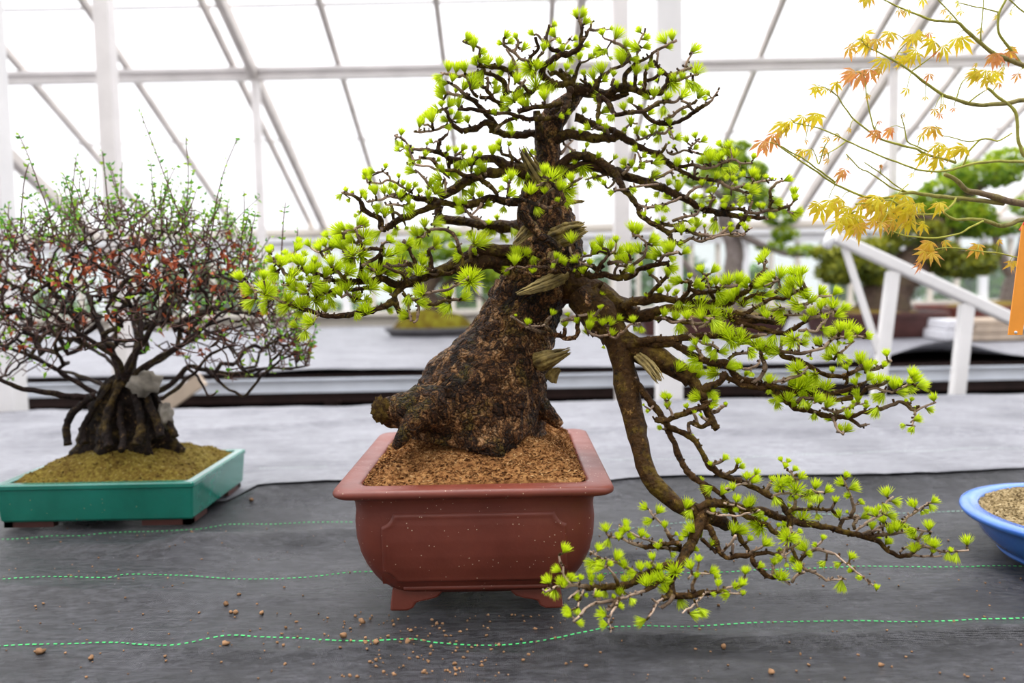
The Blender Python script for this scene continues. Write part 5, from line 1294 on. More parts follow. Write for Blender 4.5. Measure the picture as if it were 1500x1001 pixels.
# stumps of old short shoots all along the branches
for (x, y, d, r_, gi) in list(NODES):
    if r_ > 9 or R.random() > 0.34: continue
    dx, dy = R.gauss(0, 0.7), R.gauss(-0.6, 0.7); l_ = math.hypot(dx, dy) + 1e-6; ln_ = r_*0.6 + R.uniform(2.0, 6.0)
    p = at(x, y, d); q = p + (RIGHT*dx/l_ - UP*dy/l_ - FWD*R.uniform(-0.9, 0.9)).normalized()*ln_*d/FPX
    rr = R.uniform(1.0, 1.7)*d/FPX
    BR[GN[gi]].tube([p, p.lerp(q, 0.6), q], [rr*1.1, rr, rr*1.15], 6, R.choice((0, 0, 0.1, 0.5)))
# ------------------------------------------------------------------ needle tufts on their short shoots
tufts = []
for key, s_ in TUFTS.items():
    ox, oy = TILES[key]
    for tr in s_.split(';'):
        x, y, r_ = map(float, tr.split(','))
        x, y, r_ = ox + x/6.25, oy + y/6.25, r_/6.25
        if any(abs(x-a) < 4.2 and abs(y-b) < 4.2 for a, b, _ in tufts): continue
        tufts.append((x, y, r_))
NA = np.array([n[:5] for n in NODES])
ND = {g: MB() for g in GN}
def needles(mb, base, d, ln, spread, count, w):
    d = d.normalized(); sx = d.orthogonal().normalized(); sy = d.cross(sx)
    for i in range(count):
        k = math.sqrt((i + 0.5)/count); an = i*2.39996 + R.uniform(-0.3, 0.3)
        th = spread*k*R.uniform(0.9, 1.1)
        v = d*math.cos(th) + (sx*math.cos(an) + sy*math.sin(an))*math.sin(th)
        l_ = ln*R.uniform(0.82, 1.08)
        b0 = base + v*(0.06*ln)
        side = v.cross(d)
        if side.length < 1e-4: side = v.orthogonal()
        side = side.normalized()*w; nrm = v.cross(side).normalized()*w*0.5
        mid = base + v*(l_*0.62) + d*(l_*0.04)
        tip = base + v*l_ + d*(l_*0.07)
        a0 = R.uniform(-0.08, 0.08)
        mb.add([tuple(b0 - side*0.6), tuple(b0 + side*0.6), tuple(mid + side), tuple(mid - side), tuple(mid + nrm), tuple(tip)],
               [(0, 1, 4), (0, 4, 3), (1, 2, 4), (3, 4, 5), (4, 2, 5)], [0.05, 0.05, 0.55 + a0, 0.55 + a0, 0.6 + a0, 0.95 + a0])
order = []
for (x, y, r_) in tufts:
    d2 = np.hypot(NA[:, 0]-x, NA[:, 1]-y)
    order.append((float(d2.min()), x, y, r_))
order.sort()
extra = []
for _, x, y, r_ in order:
    d2 = np.hypot(NA[:, 0]-x, (NA[:, 1]-y)) - 0.10*np.minimum(NA[:, 3], 6) + np.where(NA[:, 1] < y - 2, 2.5, 0)
    i = int(d2.argmin()); nx, ny, nd, nr, ng = NA[i]; g = GN[int(ng)]
    dist = math.hypot(x-nx, y-ny)
    dx, dy = x-nx, y-ny
    if dist < 1.5: dx, dy = R.uniform(-0.6, 0.6), -1
    l_ = math.hypot(dx, dy); dx, dy = dx/l_, dy/l_
    dx += R.gauss(0, 0.22); dy += -0.45 + R.gauss(0, 0.2)
    l_ = math.hypot(dx, dy) + 1e-6; dx, dy = dx/l_, dy/l_
    wide = r_ > 8.3
    dep = nd + R.gauss(0, 0.006 + 0.0004*dist)
    if dist < r_: dep = nd - (nr + 1.5)*nd/FPX - abs(R.gauss(0, 0.004))*(1 if R.random() < 0.7 else -1)
    tf = trunk_front(x, y)
    if tf is not None and g in ('FR', 'MR', 'UL', 'ML', 'LL', 'AR', 'CR'): dep = min(dep, tf - 0.014)
    pc = at(x, y, dep)
    r_ *= (1.5 if r_ < 9 else 1.35 if r_ < 14 else 1.0); rw = r_*dep/FPX
    fz = R.uniform(0.05, 0.55) if not wide else R.uniform(0.5, 1.1)
    dirv = (RIGHT*dx - UP*dy - FWD*fz).normalized()
    if r_ > 17: dirv = (RIGHT*0.15 + UP*0.25 - FWD).normalized()
    base = pc - dirv*rw*0.75
    # short shoot from the branch to the base of the tuft
    rel = base - CAM; bd = rel.dot(FWD)
    bx = 750 + FPX*rel.dot(RIGHT)/bd; by = 500.5 - FPX*rel.dot(UP)/bd
    gap = math.hypot(bx-nx, by-ny)
    r1 = min(2.4, max(1.1, r_*0.2)); r0 = min(max(nr*0.8, r1), 2.8)
    nb_ = at(nx, ny, nd)
    if (base - nb_).length > 0.002:
        mid = nb_.lerp(base, 0.5) + V((R.gauss(0, 1), R.gauss(0, 1), R.gauss(0, 1)))*0.08*(base - nb_).length
        rr = [r0*nd/FPX, (r0+r1)/2*dep/FPX, r1*dep/FPX]
        P = catmull([(nb_, rr[0]), (mid, rr[1]), (base, rr[2])], 0.004)
        yo = R.choice((0.0, 0.1, 0.25, 0.6)) if gap < 14 else R.choice((0.3, 0.7, 0.9))
        BR[g].tube([p for p, _ in P], [q*(1 + 0.18*noise.noise(p*400)) for p, q in P], 6, yo)
        if gap > 7:
            for t in np.linspace(0.3, 1, max(2, int(gap/4))):
                extra.append((nx+(bx-nx)*t, ny+(by-ny)*t, nd+(bd-nd)*t, r0, ng))
            NA = np.vstack([NA, np.array(extra)]); extra = []
    cnt = cnt_ = int(30 + r_*2.6)
    if r_ > 17: cnt = 80
    spread = math.radians(R.uniform(34, 48)) if not wide else math.radians(R.uniform(55, 78))
    fill = {'LL': 0.75, 'AR': 0.45, 'LR': 0.35, 'CR': 0.3, 'UL': 0.35, 'ML': 0.5, 'MR': 0.4, 'UR': 0.3}.get(g, 0.15)
    if R.random() < fill and r_ < 20 and gap < 22:      # a second, smaller tuft further back on the same shoot
        b2 = base + RIGHT*R.gauss(0, 5.5)*dep/FPX + UP*R.gauss(0, 4)*dep/FPX + FWD*R.uniform(0.008, 0.035)
        d2v = (dirv + V((R.gauss(0, 0.4), R.gauss(0, 0.4), R.gauss(0.2, 0.3)))).normalized()
        BR[g].tube([base.lerp(nb_, 0.7), base.lerp(b2, 0.55), b2], [r1*dep/FPX*0.9, r1*dep/FPX*0.8, r1*dep/FPX*0.8], 5, R.choice((0, 0.2, 0.6)))
        needles(ND[g], b2, d2v, rw*R.uniform(1.2, 1.8), math.radians(R.uniform(34, 55)), int(cnt_*0.8), 0.00072)
    needles(ND[g], base, dirv, rw*(2.0 if not wide else 1.55), spread, cnt, 0.00072 if not wide else 0.00080)
MATS = dict(CR='larch_branch', UL='larch_branch', ML='larch_branch', LL='larch_branch', FR='larch_trunk', UR='larch_branch', MR='larch_branch', AR='moss_branch', LR='moss_branch', CA='moss_branch', CL='moss_branch')
BL = dict(CR='crown branches at the very top of the larch', UL='upper left branches below the crown', ML='middle left branches of the larch', LL='lowest left branches reaching over the shrub', FR='small branches in front of the trunk',
          UR='long upper right branches arching over', MR='short right branches beside the trunk', AR='thick right arm with flat needle pads', LR='lower right branches sweeping out over the bench', CA='cascading branches hanging down right of the pot', CL='lowest cascade branch in front of the pot')
for g in GN:
    b_ = BR[g].build('branch', M[MATS[g]], larch); b_['label'] = BL[g]
    ND[g].build('needles', M['needle'], b_, smooth=False)
print('tufts', len(tufts))
# ------------------------------------------------------------------ shrub in the green pot
GX0, GX1, GY0, GY1 = -1.043, -0.641, 1.609, 1.935
GH = 0.090
GC = V(((GX0+GX1)/2, (GY0+GY1)/2, TABLE))
PADS.append((GC.x, GC.y, (GX1-GX0)/2 - 0.01, (GY1-GY0)/2 - 0.01))
shrub = thing('shrub_bonsai', 'twiggy brown shrub bonsai with tiny green leaves in a shallow green rectangular pot', 'bonsai', (GC.x, GC.y, TABLE))
hx_, hy_ = (GX1-GX0)/2, (GY1-GY0)/2
mb = MB(); rings = []
for z, i, r_ in ((0.012, 0.010, 0.006), (0.016, 0.007, 0.006), (GH-0.012, 0.0022, 0.005), (GH-0.010, 0.0, 0.005), (GH-0.003, 0.0, 0.005), (GH, 0.003, 0.004), (GH+0.0003, 0.016, 0.004), (GH-0.002, 0.019, 0.004), (GH-0.03, 0.021, 0.004)):
    rings.append([(x, y, TABLE + z) for x, y in rrect(GC.x, GC.y, hx_-i, hy_-i, r_, 4)])
loft(mb, rings)
gpot = mb.build('pot', M['green_glaze'], shrub, smooth=False, autos=None)
for sx in (-1, 1):
    for sy in (-1, 1):
        mb = MB(); cx, cy = GC.x + sx*(hx_-0.012), GC.y + sy*(hy_-0.012)
        for lx, ly in ((0.10, 0.018), (0.018, 0.085)):
            xs_ = sorted((cx, cx - sx*lx)); ys_ = sorted((cy, cy - sy*ly))
            mb.box((xs_[0], ys_[0], TABLE), (xs_[1], ys_[1], TABLE + 0.0125))
        mb.build('foot', M['brown_clay'], gpot, smooth=False)
SC = at(182, 655, 1.78)
def moss_h(x, y):
    u = (x-GC.x)/(hx_-0.02); v = (y-GC.y)/(hy_-0.02); e = max(abs(u), abs(v))
    d = math.hypot(x-SC.x, (y-SC.y))
    return TABLE + GH - 0.008 + 0.064*max(0, 1-e**4.5)*(0.5 + 0.5*math.exp(-(d/0.12)**2)) + 0.005*noise.noise(V((x*30, y*30, 2))) + 0.002*noise.noise(V((x*90, y*90, 2)))
mb = MB(); n_ = 90; vs = []
for j in range(n_+1):
    for i in range(n_+1):
        x = GC.x + (hx_-0.018)*(-1 + 2*i/n_); y = GC.y + (hy_-0.018)*(-1 + 2*j/n_)
        vs.append((x, y, moss_h(x, y)))
mb.add(vs, [(j*(n_+1)+i, j*(n_+1)+i+1, (j+1)*(n_+1)+i+1, (j+1)*(n_+1)+i) for j in range(n_) for i in range(n_)], 0.5)
rs = random.Random(31)
for _ in range(2600):
    x = GC.x + (hx_-0.022)*rs.uniform(-1, 1); y = GC.y + (hy_-0.022)*rs.uniform(-1, 1)
    p = V((x, y, moss_h(x, y))); s_ = rs.uniform(0.0008, 0.003)
    a = V((rs.gauss(0, 1), rs.gauss(0, 1), 0.3)).normalized()*s_; b = V((-a.y, a.x, 0)); c = V((0, 0, s_*0.9))
    mb.add([tuple(p-a-b), tuple(p+a-b), tuple(p+a+b), tuple(p-a+b), tuple(p+c)], [(0,1,4),(1,2,4),(2,3,4),(3,0,4)], max(0, min(1, rs.gauss(0.5, 0.3))))
mb.build('soil', M['moss_soil'], shrub, smooth=False)
# trunk: old roots grown over a rock into one clump
HUB = at(188, 548, 1.75)
mb = MB(); q = (SC + HUB)/2
ring_n = 26
rings = []; NR = 26
for j in range(NR+1):
    t = j/NR
    c = V((SC.x, SC.y, TABLE + GH - 0.005)).lerp(HUB, t)
    rr_ = 0.082*(1-t)**0.75 + 0.030
    ring = []
    for k in range(60):
        an = 2*PI*k/60; d = V((math.cos(an), math.sin(an)*0.6, 0))
        p = c + d*rr_
        kk = 1 + 0.16*math.sin(an*7 + 3*t + 2*noise.noise(p*9)) + 0.16*noise.noise(p*30) + 0.12*noise.noise(p*75)
        ring.append(tuple(c + d*rr_*kk))
    rings.append(ring)
loft(mb, rings)
strunk = mb.build('trunk', M['shrub_trunk'], shrub)
mb = MB(); blobmesh(mb, at(212, 562, 1.72), 0.032, 0.028, 0.026, 16, 11, 0.5, 10, 0, 3); mb.build('rock', M['rock'], strunk)
mb = MB(); blobmesh(mb, at(243, 608, 1.73), 0.014, 0.02, 0.024, 14, 10, 0.6, 10, 0, 8); mb.build('stone', M['rock'], strunk)
SROOT = ["9 7|1.62 1.64|100,652 97,630 103,610 118,595 134,582", "8 6|1.62 1.66|124,650 122,628 134,604 150,580 164,560", "10 8|1.60 1.66|160,655 156,630 160,600 172,575 182,556",
         "9 7|1.60 1.66|200,652 206,628 204,600 196,575 190,556", "9 7|1.62 1.66|236,640 230,618 220,596 210,574 200,556", "8 6|1.64 1.68|258,640 248,620 238,600 226,580 214,560", "7 6|1.58 1.66|178,660 180,640 176,610 178,580"]
def sline(s_, dz=0.0):
    rr, dd, pts = s_.split('|'); r0, r1 = map(float, rr.split()); d0, d1 = map(float, dd.split())
    pp = [tuple(map(float, q.split(','))) for q in pts.split()]; n = len(pp)
    return [(at(x, y, dz+d0+(d1-d0)*i/(n-1)), (r0+(r1-r0)*i/(n-1))*1.65/FPX) for i, (x, y) in enumerate(pp)]
for s_ in SROOT:
    Q = catmull(sline(s_, 0.075), 0.006); b_ = MB(); b_.tube([p + noise.noise_vector(p*50)*0.002 for p, _ in Q], [r_*0.72*(1+0.3*noise.noise(p*90)) for p, r_ in Q], 11, 0, 0.35, 2.0)
    b_.build('root', M['shrub_trunk'], strunk)
# main limbs, then a net of twigs grown out from them into the crown
SLIMB = ["9 4.5|1.68 1.55|140,580 112,582 83,578 58,574 33,570 15,563 -10,552", "7 3|1.70 1.62|140,578 120,566 100,553 84,542 67,532 48,522 33,517 0,507 -30,500", "6 2.5|1.72 1.85|160,567 140,560 117,550 96,545 77,540 50,520 20,500",
         "8 3|1.70 1.75|222,577 238,570 253,560 264,548 277,537 300,541 333,547 360,545 383,540 415,540 450,537", "5 3|1.66 1.60|236,585 256,572 277,553 290,540 310,520 340,505", "4 2|1.66 1.58|277,540 288,552 294,560 300,572 307,580 316,574",
         "4 2|1.68 1.60|300,540 318,556 338,570 357,580 372,566 383,553 404,532 424,512", "10 5|1.68 1.66|185,556 190,530 206,505 222,480 240,455 262,430", "10 5|1.68 1.72|178,556 170,530 160,505 148,480 136,455 128,430", "9 4|1.70 1.85|190,552 196,528 200,500 196,470 190,440 192,410",
         "7 3|1.66 1.52|182,552 172,528 150,510 120,490 90,470 60,450", "7 3|1.66 1.52|194,550 220,530 250,515 280,495 310,470 340,450", "6 3|1.70 1.86|200,548 232,528 262,510 300,490 340,480 385,470", "6 3|1.66 1.56|188,548 200,520 206,490 200,450 186,420", "5 2.5|1.70 1.9|176,548 150,520 110,500 70,490 30,470"]
SP = []; SPAR = []; SFIX = []
for s_ in SLIMB:
    Q = catmull(sline(s_, 0.05), 0.012); prev = -1
    for p, r_ in Q:
        SP.append(p + noise.noise_vector(p*40)*0.004); SPAR.append(prev); SFIX.append(r_); prev = len(SP)-1
rs = random.Random(77)
ATT = []
def ctop(x):   # upper outline of the dense crown in the view
    pts = [(-60, 380), (0, 325), (60, 305), (120, 285), (200, 290), (270, 298), (330, 318), (380, 370), (430, 450), (460, 520)]
    for (xa, ya), (xb, yb) in zip(pts[:-1], pts[1:]):
        if xa <= x <= xb: return ya + (yb-ya)*(x-xa)/(xb-xa)
    return 500
def cbot(x):
    pts = [(-60, 560), (0, 560), (80, 545), (130, 520), (230, 515), (290, 545), (340, 560), (400, 548), (460, 535)]
    for (xa, ya), (xb, yb) in zip(pts[:-1], pts[1:]):
        if xa <= x <= xb: return ya + (yb-ya)*(x-xa)/(xb-xa)
    return 540
while len(ATT) < 5200:
    x = rs.uniform(-60, 455); a, b = ctop(x), cbot(x)
    if b - a < 8: continue
    t = rs.random()
    if t > 0.80 and rs.random() < 0.65: continue
    y = a + (b-a)*t
    dr = 0.26*math.sqrt(max(0.05, 1-((x-195)/270)**2))*math.sqrt(max(0.1, 1-((t-0.55)/0.75)**2))
    ATT.append(at(x, y, 1.75 + rs.uniform(-1, 1)*dr))
ATT.sort(key=lambda p: (p-HUB).length)
PA = np.array([tuple(p) for p in SP])
cap = np.zeros((len(SP) + 30000, 3)); cap[:len(SP)] = PA; ncap = len(SP)
DIST = [0.0]*len(SP)
for p in ATT:
    pv = np.array(tuple(p))
    dd = np.linalg.norm(cap[:ncap] - pv, axis=1)
    i = int(dd.argmin()); d = float(dd[i])
    if d < 0.006: continue
    k = max(1, int(d/0.012)); p0 = SP[i]; prev = i
    for j in range(1, k+1):
        q = p0.lerp(p, j/k)
        if j < k: q = q + V((rs.gauss(0, 1), rs.gauss(0, 1), rs.gauss(0, 1)))*0.0013
        SP.append(q); SPAR.append(prev); SFIX.append(0); prev = len(SP)-1
        cap[ncap] = tuple(q); ncap += 1
# upright new shoots
SHOOT = ["1.5 0.7|1.6 1.6|290,420 282,380 270,335 255,295 240,255 225,215 206,166", "1.4 0.7|1.62 1.6|285,430 300,385 312,330 318,290 330,245 347,205", "1.3 0.7|1.64 1.64|80,360 72,315 58,275 44,235 28,198", "1.2 0.7|1.66 1.66|262,360 272,310 276,260 272,200",
         "1.2 0.7|1.62 1.62|100,350 104,300 108,260 112,228", "1.2 0.6|1.6 1.6|412,380 414,340 417,305 419,296", "1.2 0.7|1.6 1.6|350,400 354,350 358,310 357,280", "1.2 0.7|1.7 1.7|160,330 156,280 152,240 150,222", "1.2 0.7|1.6 1.6|30,340 32,300 36,262 42,240", "1.1 0.6|1.6 1.6|362,400 368,345 374,312", "1.0 0.6|1.64 1.64|236,345 240,300 246,262 244,248", "1.0 0.6|1.6 1.6|433,380 435,350 436,336"]
LV = []
shoots = [catmull(sline(s_), 0.012) for s_ in SHOOT]
top = [i for i in range(len(SP)) if SFIX[i] == 0]
for _ in range(560):
    i = rs.choice(top); p = SP[i]
    rel = p - CAM; bd = rel.dot(FWD); x = 750 + FPX*rel.dot(RIGHT)/bd; y = 500.5 - FPX*rel.dot(UP)/bd
    if y - ctop(x) > 75: continue
    ln = rs.uniform(0.03, 0.085)*(1.15 if 20 < x < 350 else 0.8)
    d = V((rs.gauss(0, 0.30) + (x-190)/700, rs.gauss(0, 0.30), 1)).normalized()
    q = [(p, 0.0013), (p + d*ln*0.5 + V((rs.gauss(0, 1), rs.gauss(0, 1), 0))*0.004, 0.0011), (p + d*ln + V((rs.gauss(0, 1), rs.gauss(0, 1), 0))*0.006, 0.0007)]
    shoots.append(catmull(q, 0.011))
# pipe model for the twig thickness
cnt = [1]*len(SP)
for i in range(len(SP)-1, -1, -1):
    if SPAR[i] >= 0: cnt[SPAR[i]] += cnt[i]
rad = [max(SFIX[i]*0.62, 0.00070*min(cnt[i], 400)**0.34) for i in range(len(SP))]
kids = {}
for i, p in enumerate(SPAR): kids.setdefault(p, []).append(i)
mbL = MB(); mbT = MB(); mbS = mbT
stack = [(r_, [-1]) for r_ in kids.get(-1, [])]
roots_ = list(kids.get(-1, []))
while roots_:
    i = roots_.pop(); ch = []
    if SPAR[i] >= 0: ch = [SPAR[i]]
    ch.append(i); cur = i
    while True:
        ks = kids.get(cur, [])
        if not ks: break
        ks = sorted(ks, key=lambda c: -cnt[c]); roots_.extend(ks[1:]); cur = ks[0]; ch.append(cur)
    if len(ch) < 2: continue
    rr_ = [min(rad[c], rad[ch[1]]*1.05) for c in ch]
    tgt = mbL if rr_[0] > 0.0035 else mbT
    pts_ = [SP[c] for c in ch]
    tgt.tube(pts_, [r_*(1+0.15*noise.noise(p*200)) for r_, p in zip(rr_, pts_)], 9 if rr_[0] > 0.0035 else 5, [min(1, max(0, 1.3 - r_*560)) for r_ in rr_], 0.2 if rr_[0] > 0.003 else 0, 1.0, caps=False)
    if rs.random() < 0.75 : LV.append((pts_[-1], (pts_[-1]-pts_[-2]).normalized(), 0))
    for c in ch[2::3]:
        if cnt[c] < 14 and rs.random() < 0.2: LV.append((SP[c], V((rs.gauss(0, 1), rs.gauss(0, 1), rs.gauss(0.4, 1))).normalized(), 1))
for Q in shoots:
    mbS.tube([p for p, _ in Q], [r_ for _, r_ in Q], 5, 0.8, caps=False)
    for k in range(1, len(Q)):
        d = (Q[k][0]-Q[k-1][0]).normalized()
        if rs.random() < 0.9:
            s_ = d.orthogonal().normalized(); s_.rotate(Matrix.Rotation(rs.uniform(0, 6.28), 3, d))
            LV.append((Q[k][0], (d*0.5 + s_).normalized(), 2))
            if rs.random() < 0.45: LV.append((Q[k][0], (d*0.4 - s_).normalized(), 2))
limb = mbL.build('branch', M['shrub_bark'], shrub)
tw = mbT.build('twigs', M['shrub_bark'], shrub)
def leaf(mb, p, d, ln, w, age, fold=0.35, curl=0.3):
    s_ = d.cross(V((rs.gauss(0, 1), rs.gauss(0, 1), rs.gauss(0, 1))))
    if s_.length < 1e-3: s_ = d.orthogonal()
    s_.normalize(); n = d.cross(s_)
    a = p; m1 = p + d*ln*0.45 - n*ln*curl*0.2; e = p + d*ln - n*ln*curl
    l_ = m1 + s_*w + n*w*fold; r_ = m1 - s_*w + n*w*fold
    mb.add([tuple(a), tuple(l_), tuple(m1), tuple(r_), tuple(e)], [(0, 2, 1), (0, 3, 2), (1, 2, 4), (2, 3, 4)], age)
mbG = MB(); mbD = MB()
for p, d, kind in LV:
    rel = p - CAM; bd = rel.dot(FWD); y = 500.5 - FPX*rel.dot(UP)/bd
    if kind == 2:
        leaf(mbG, p, d, rs.uniform(0.007, 0.0135), rs.uniform(0.0025, 0.0044), rs.choice((0.2, 0.4, 0.55, 0.75, 0.95)))
    elif kind == 0 and rs.random() < 0.55:
        for _ in range(rs.choice((1, 2, 3))):
            leaf(mbG, p, (d + V((rs.gauss(0, .6), rs.gauss(0, .6), rs.gauss(0.2, .6)))).normalized(), rs.uniform(0.007, 0.014), rs.uniform(0.0025, 0.0046), rs.choice((0.3, 0.55, 0.7, 0.9, 1.0)))
    elif kind == 1 and rs.random() < 0.5: leaf(mbG, p, d, rs.uniform(0.006, 0.010), rs.uniform(0.002, 0.0035), rs.choice((0.3, 0.6, 0.9)))
dn = 0
while dn < 300:
    i = rs.randrange(len(SP)); p = SP[i]
    rel = p - CAM; bd = rel.dot(FWD); x = 750 + FPX*rel.dot(RIGHT)/bd; y = 500.5 - FPX*rel.dot(UP)/bd
    if SFIX[i] or not (335 < y < 520): continue
    if rs.random() > (1.0 if 340 < y < 430 else 0.35): continue
    dn += 1
    for _ in range(rs.choice((1, 2, 3, 4))):
        d = V((rs.gauss(0, 1), rs.gauss(0, 1), rs.gauss(-0.5, 0.7))).normalized()
        leaf(mbD, p + V((rs.gauss(0, 1), rs.gauss(0, 1), rs.gauss(0, 1)))*0.004, d, rs.uniform(0.009, 0.015), rs.uniform(0.004, 0.0065), rs.random(), 0.9, 0.9)
mbG.build('leaves', M['shrub_leaf'], shrub, smooth=False)
dl = mbD.build('dry_leaves', M['dry_leaf'], shrub, smooth=False); dl['label'] = 'shrivelled red-brown old leaves'
print('shrub nodes', len(SP), 'leaves', len(LV))
# ------------------------------------------------------------------ maple in the blue pot
BC = V((0.978, 1.335, TABLE)); BR_ = 0.212; BH = 0.076
PADS.append((BC.x, BC.y, 0.14, 0.14))
maple = thing('maple_bonsai', 'maple bonsai with orange-yellow young leaves rooted in the round blue pot at right', 'bonsai', (BC.x, BC.y, TABLE))
mb = MB(); rings = []
for z, r_ in ((0.0, 0.150), (0.006, 0.154), (0.009, 0.150), (0.012, 0.158), (0.03, 0.176), (0.05, 0.187), (0.058, 0.189), (0.061, 0.200), (0.064, 0.208), (0.070, 0.212), (0.075, 0.210), (0.0765, 0.204), (0.0768, 0.184), (0.074, 0.181), (0.05, 0.178)):
    rings.append([(BC.x + r_*math.cos(2*PI*k/80), BC.y + r_*math.sin(2*PI*k/80), TABLE + z) for k in range(80)])
loft(mb, rings); mb.build('pot', M['blue_glaze'], maple)
rm = random.Random(41)
def bsoil(x, y):
    d = math.hypot(x-BC.x, y-BC.y)/0.183
    return TABLE + 0.070 + 0.034*max(0, 1-d*d) + 0.003*noise.noise(V((x*40, y*40, 7)))
mb = MB(); vs = []; NRg, NSg = 40, 90
for j in range(NRg+1):
    for k in range(NSg):
        r_ = 0.183*j/NRg; x, y = BC.x + r_*math.cos(2*PI*k/NSg), BC.y + r_*math.sin(2*PI*k/NSg); vs.append((x, y, bsoil(x, y)))
mb.add(vs, [(j*NSg+k, j*NSg+NSg+k, j*NSg+NSg+(k+1) % NSg, j*NSg+(k+1) % NSg) for j in range(NRg) for k in range(NSg)], 0.5)
for _ in range(5000):
    r_ = 0.182*math.sqrt(rm.random()); an = rm.uniform(0, 2*PI); x, y = BC.x + r_*math.cos(an), BC.y + r_*math.sin(an)
    p = V((x, y, bsoil(x, y))); s_ = rm.uniform(0.0012, 0.0032)
    a = V((rm.gauss(0, 1), rm.gauss(0, 1), 0.3)).normalized()*s_; b = V((-a.y, a.x, 0)); c = V((0, 0, s_*1.2))
    mb.add([tuple(p-a-b), tuple(p+a-b), tuple(p+a+b), tuple(p-a+b), tuple(p+c)], [(0,1,4),(1,2,4),(2,3,4),(3,0,4)], max(0, min(1, rm.gauss(0.5, 0.35))))
mb.build('soil', M['tan_soil'], maple, smooth=False)
TP = [(V((BC.x, BC.y, TABLE+0.09)), 0.040), (V((BC.x+0.02, BC.y, TABLE+0.16)), 0.032), (V((BC.x-0.01, BC.y+0.02, TABLE+0.28)), 0.027), (V((BC.x+0.03, BC.y, TABLE+0.42)), 0.022), (V((BC.x+0.0, BC.y, TABLE+0.58)), 0.017), (V((BC.x+0.03, BC.y+0.02, TABLE+0.78)), 0.010)]
Q = catmull(TP, 0.01); mb = MB(); mb.tube([p for p, _ in Q], [r_ for _, r_ in Q], 20, 0, 0.2, 4.0); mtr = mb.build('trunk', M['maple_bark'], maple)
MAPLE = """
6 4.5|1.32 1.31|1640,290 1560,300 1500,299 1455,288
4.5 2.6|1.31 1.30|1455,288 1436,283 1416,279 1405,268 1395,260 1383,255
3.4 1.6|1.32 1.26|1470,298 1440,294 1410,291 1380,288 1355,285 1332,282 1310,287 1290,291 1266,288
1.6 1.0|1.26 1.22|1266,288 1245,280 1224,270 1206,259 1188,246 1164,230 1140,213
1.2 0.9|1.24 1.20|1224,267 1200,250 1179,234 1160,224 1144,214
2.4 1.3|1.31 1.26|1530,236 1494,237 1460,236 1425,240 1400,247 1380,251 1344,249
1.3 0.8|1.26 1.22|1344,249 1320,240 1296,231 1268,219 1242,207 1222,197 1203,189 1184,184 1164,180
3.6 2.8|1.31 1.30|1640,150 1560,146 1500,147 1478,151 1455,153 1435,154 1416,151
2.8 1.0|1.30 1.24|1416,151 1398,145 1380,138 1356,122 1335,105 1310,89 1284,75
4 2.6|1.35 1.32|1640,120 1560,112 1500,96 1476,87 1455,78 1438,64 1425,54
2.6 0.9|1.32 1.28|1425,54 1414,43 1404,33 1386,31 1368,30 1352,25 1335,18 1312,8 1285,-6
2 0.9|1.30 1.25|1400,238 1375,231 1353,225 1344,219 1318,212 1290,204 1270,190 1251,174 1238,158 1227,141
1.2 0.8|1.27 1.25|1290,203 1281,189 1274,164 1269,141 1266,111
2.6 2|1.31 1.30|1560,262 1505,232 1495,215 1491,204 1490,184 1488,165 1478,154 1464,144 1454,135 1446,129
1.2 0.8|1.29 1.28|1419,150 1430,141 1444,132
1.2 0.8|1.29 1.27|1359,222 1344,215 1329,207 1325,188 1320,168
1.3 0.8|1.29 1.25|1360,286 1332,282 1308,276 1290,264 1272,252 1258,246 1240,226
1.1 0.7|1.28 1.25|1330,282 1315,274 1302,264 1290,254 1278,246 1266,238
1.6 1.0|1.31 1.29|1410,244 1416,230 1419,222 1428,212 1437,204 1450,204 1461,207 1472,202 1482,195
1 0.7|1.30 1.27|1437,204 1420,208 1400,203 1380,198
2.2 1.4|1.34 1.31|1500,100 1480,72 1470,60 1463,48 1462,34 1464,18 1472,2 1478,-14
1.1 0.7|1.32 1.3|1463,18 1440,12 1420,8 1402,4
1.1 0.7|1.31 1.29|1437,60 1437,42 1440,20 1440,-8
1.2 0.8|1.32 1.3|1404,33 1392,18 1374,0 1366,-10
1.3 1.0|1.34 1.32|1540,50 1500,18 1488,8 1474,-4
4 2.6|1.32 1.30|1640,318 1560,322 1499,322 1482,328 1464,331 1450,326 1438,322
2.6 1.2|1.30 1.26|1438,322 1418,321 1400,322 1388,316 1380,309 1368,300
1.5 0.9|1.29 1.24|1440,324 1432,328 1420,334 1409,341 1390,346 1368,349 1344,347 1320,344 1302,337 1285,328
1 0.8|1.29 1.25|1545,378 1515,380 1486,376 1460,371 1432,368 1410,365 1387,363 1370,366 1358,372
1.2 1.0|1.30 1.29|1499,340 1498,356 1494,369 1492,384
1.6 1.1|1.30 1.24|1400,290 1395,300 1378,312 1352,314 1330,310 1304,293 1280,297 1253,299
1.2 0.7|1.27 1.23|1300,292 1270,302 1246,314 1232,324
0.9 0.6|1.27 1.24|1330,270 1310,290 1300,312 1290,330
1 0.7|1.26 1.23|1196,231 1200,240 1208,214 1215,205
1 0.6|1.28 1.25|1284,75 1270,68 1262,58
1 0.6|1.28 1.25|1310,89 1316,76 1330,62 1350,58
1 0.6|1.28 1.25|1335,105 1348,96 1366,82 1378,70
1 0.6|1.29 1.27|1400,146 1410,120 1426,112 1444,114
1 0.6|1.26 1.24|1240,206 1228,216 1214,224 1200,230
"""
mb = MB(); MNODE = []
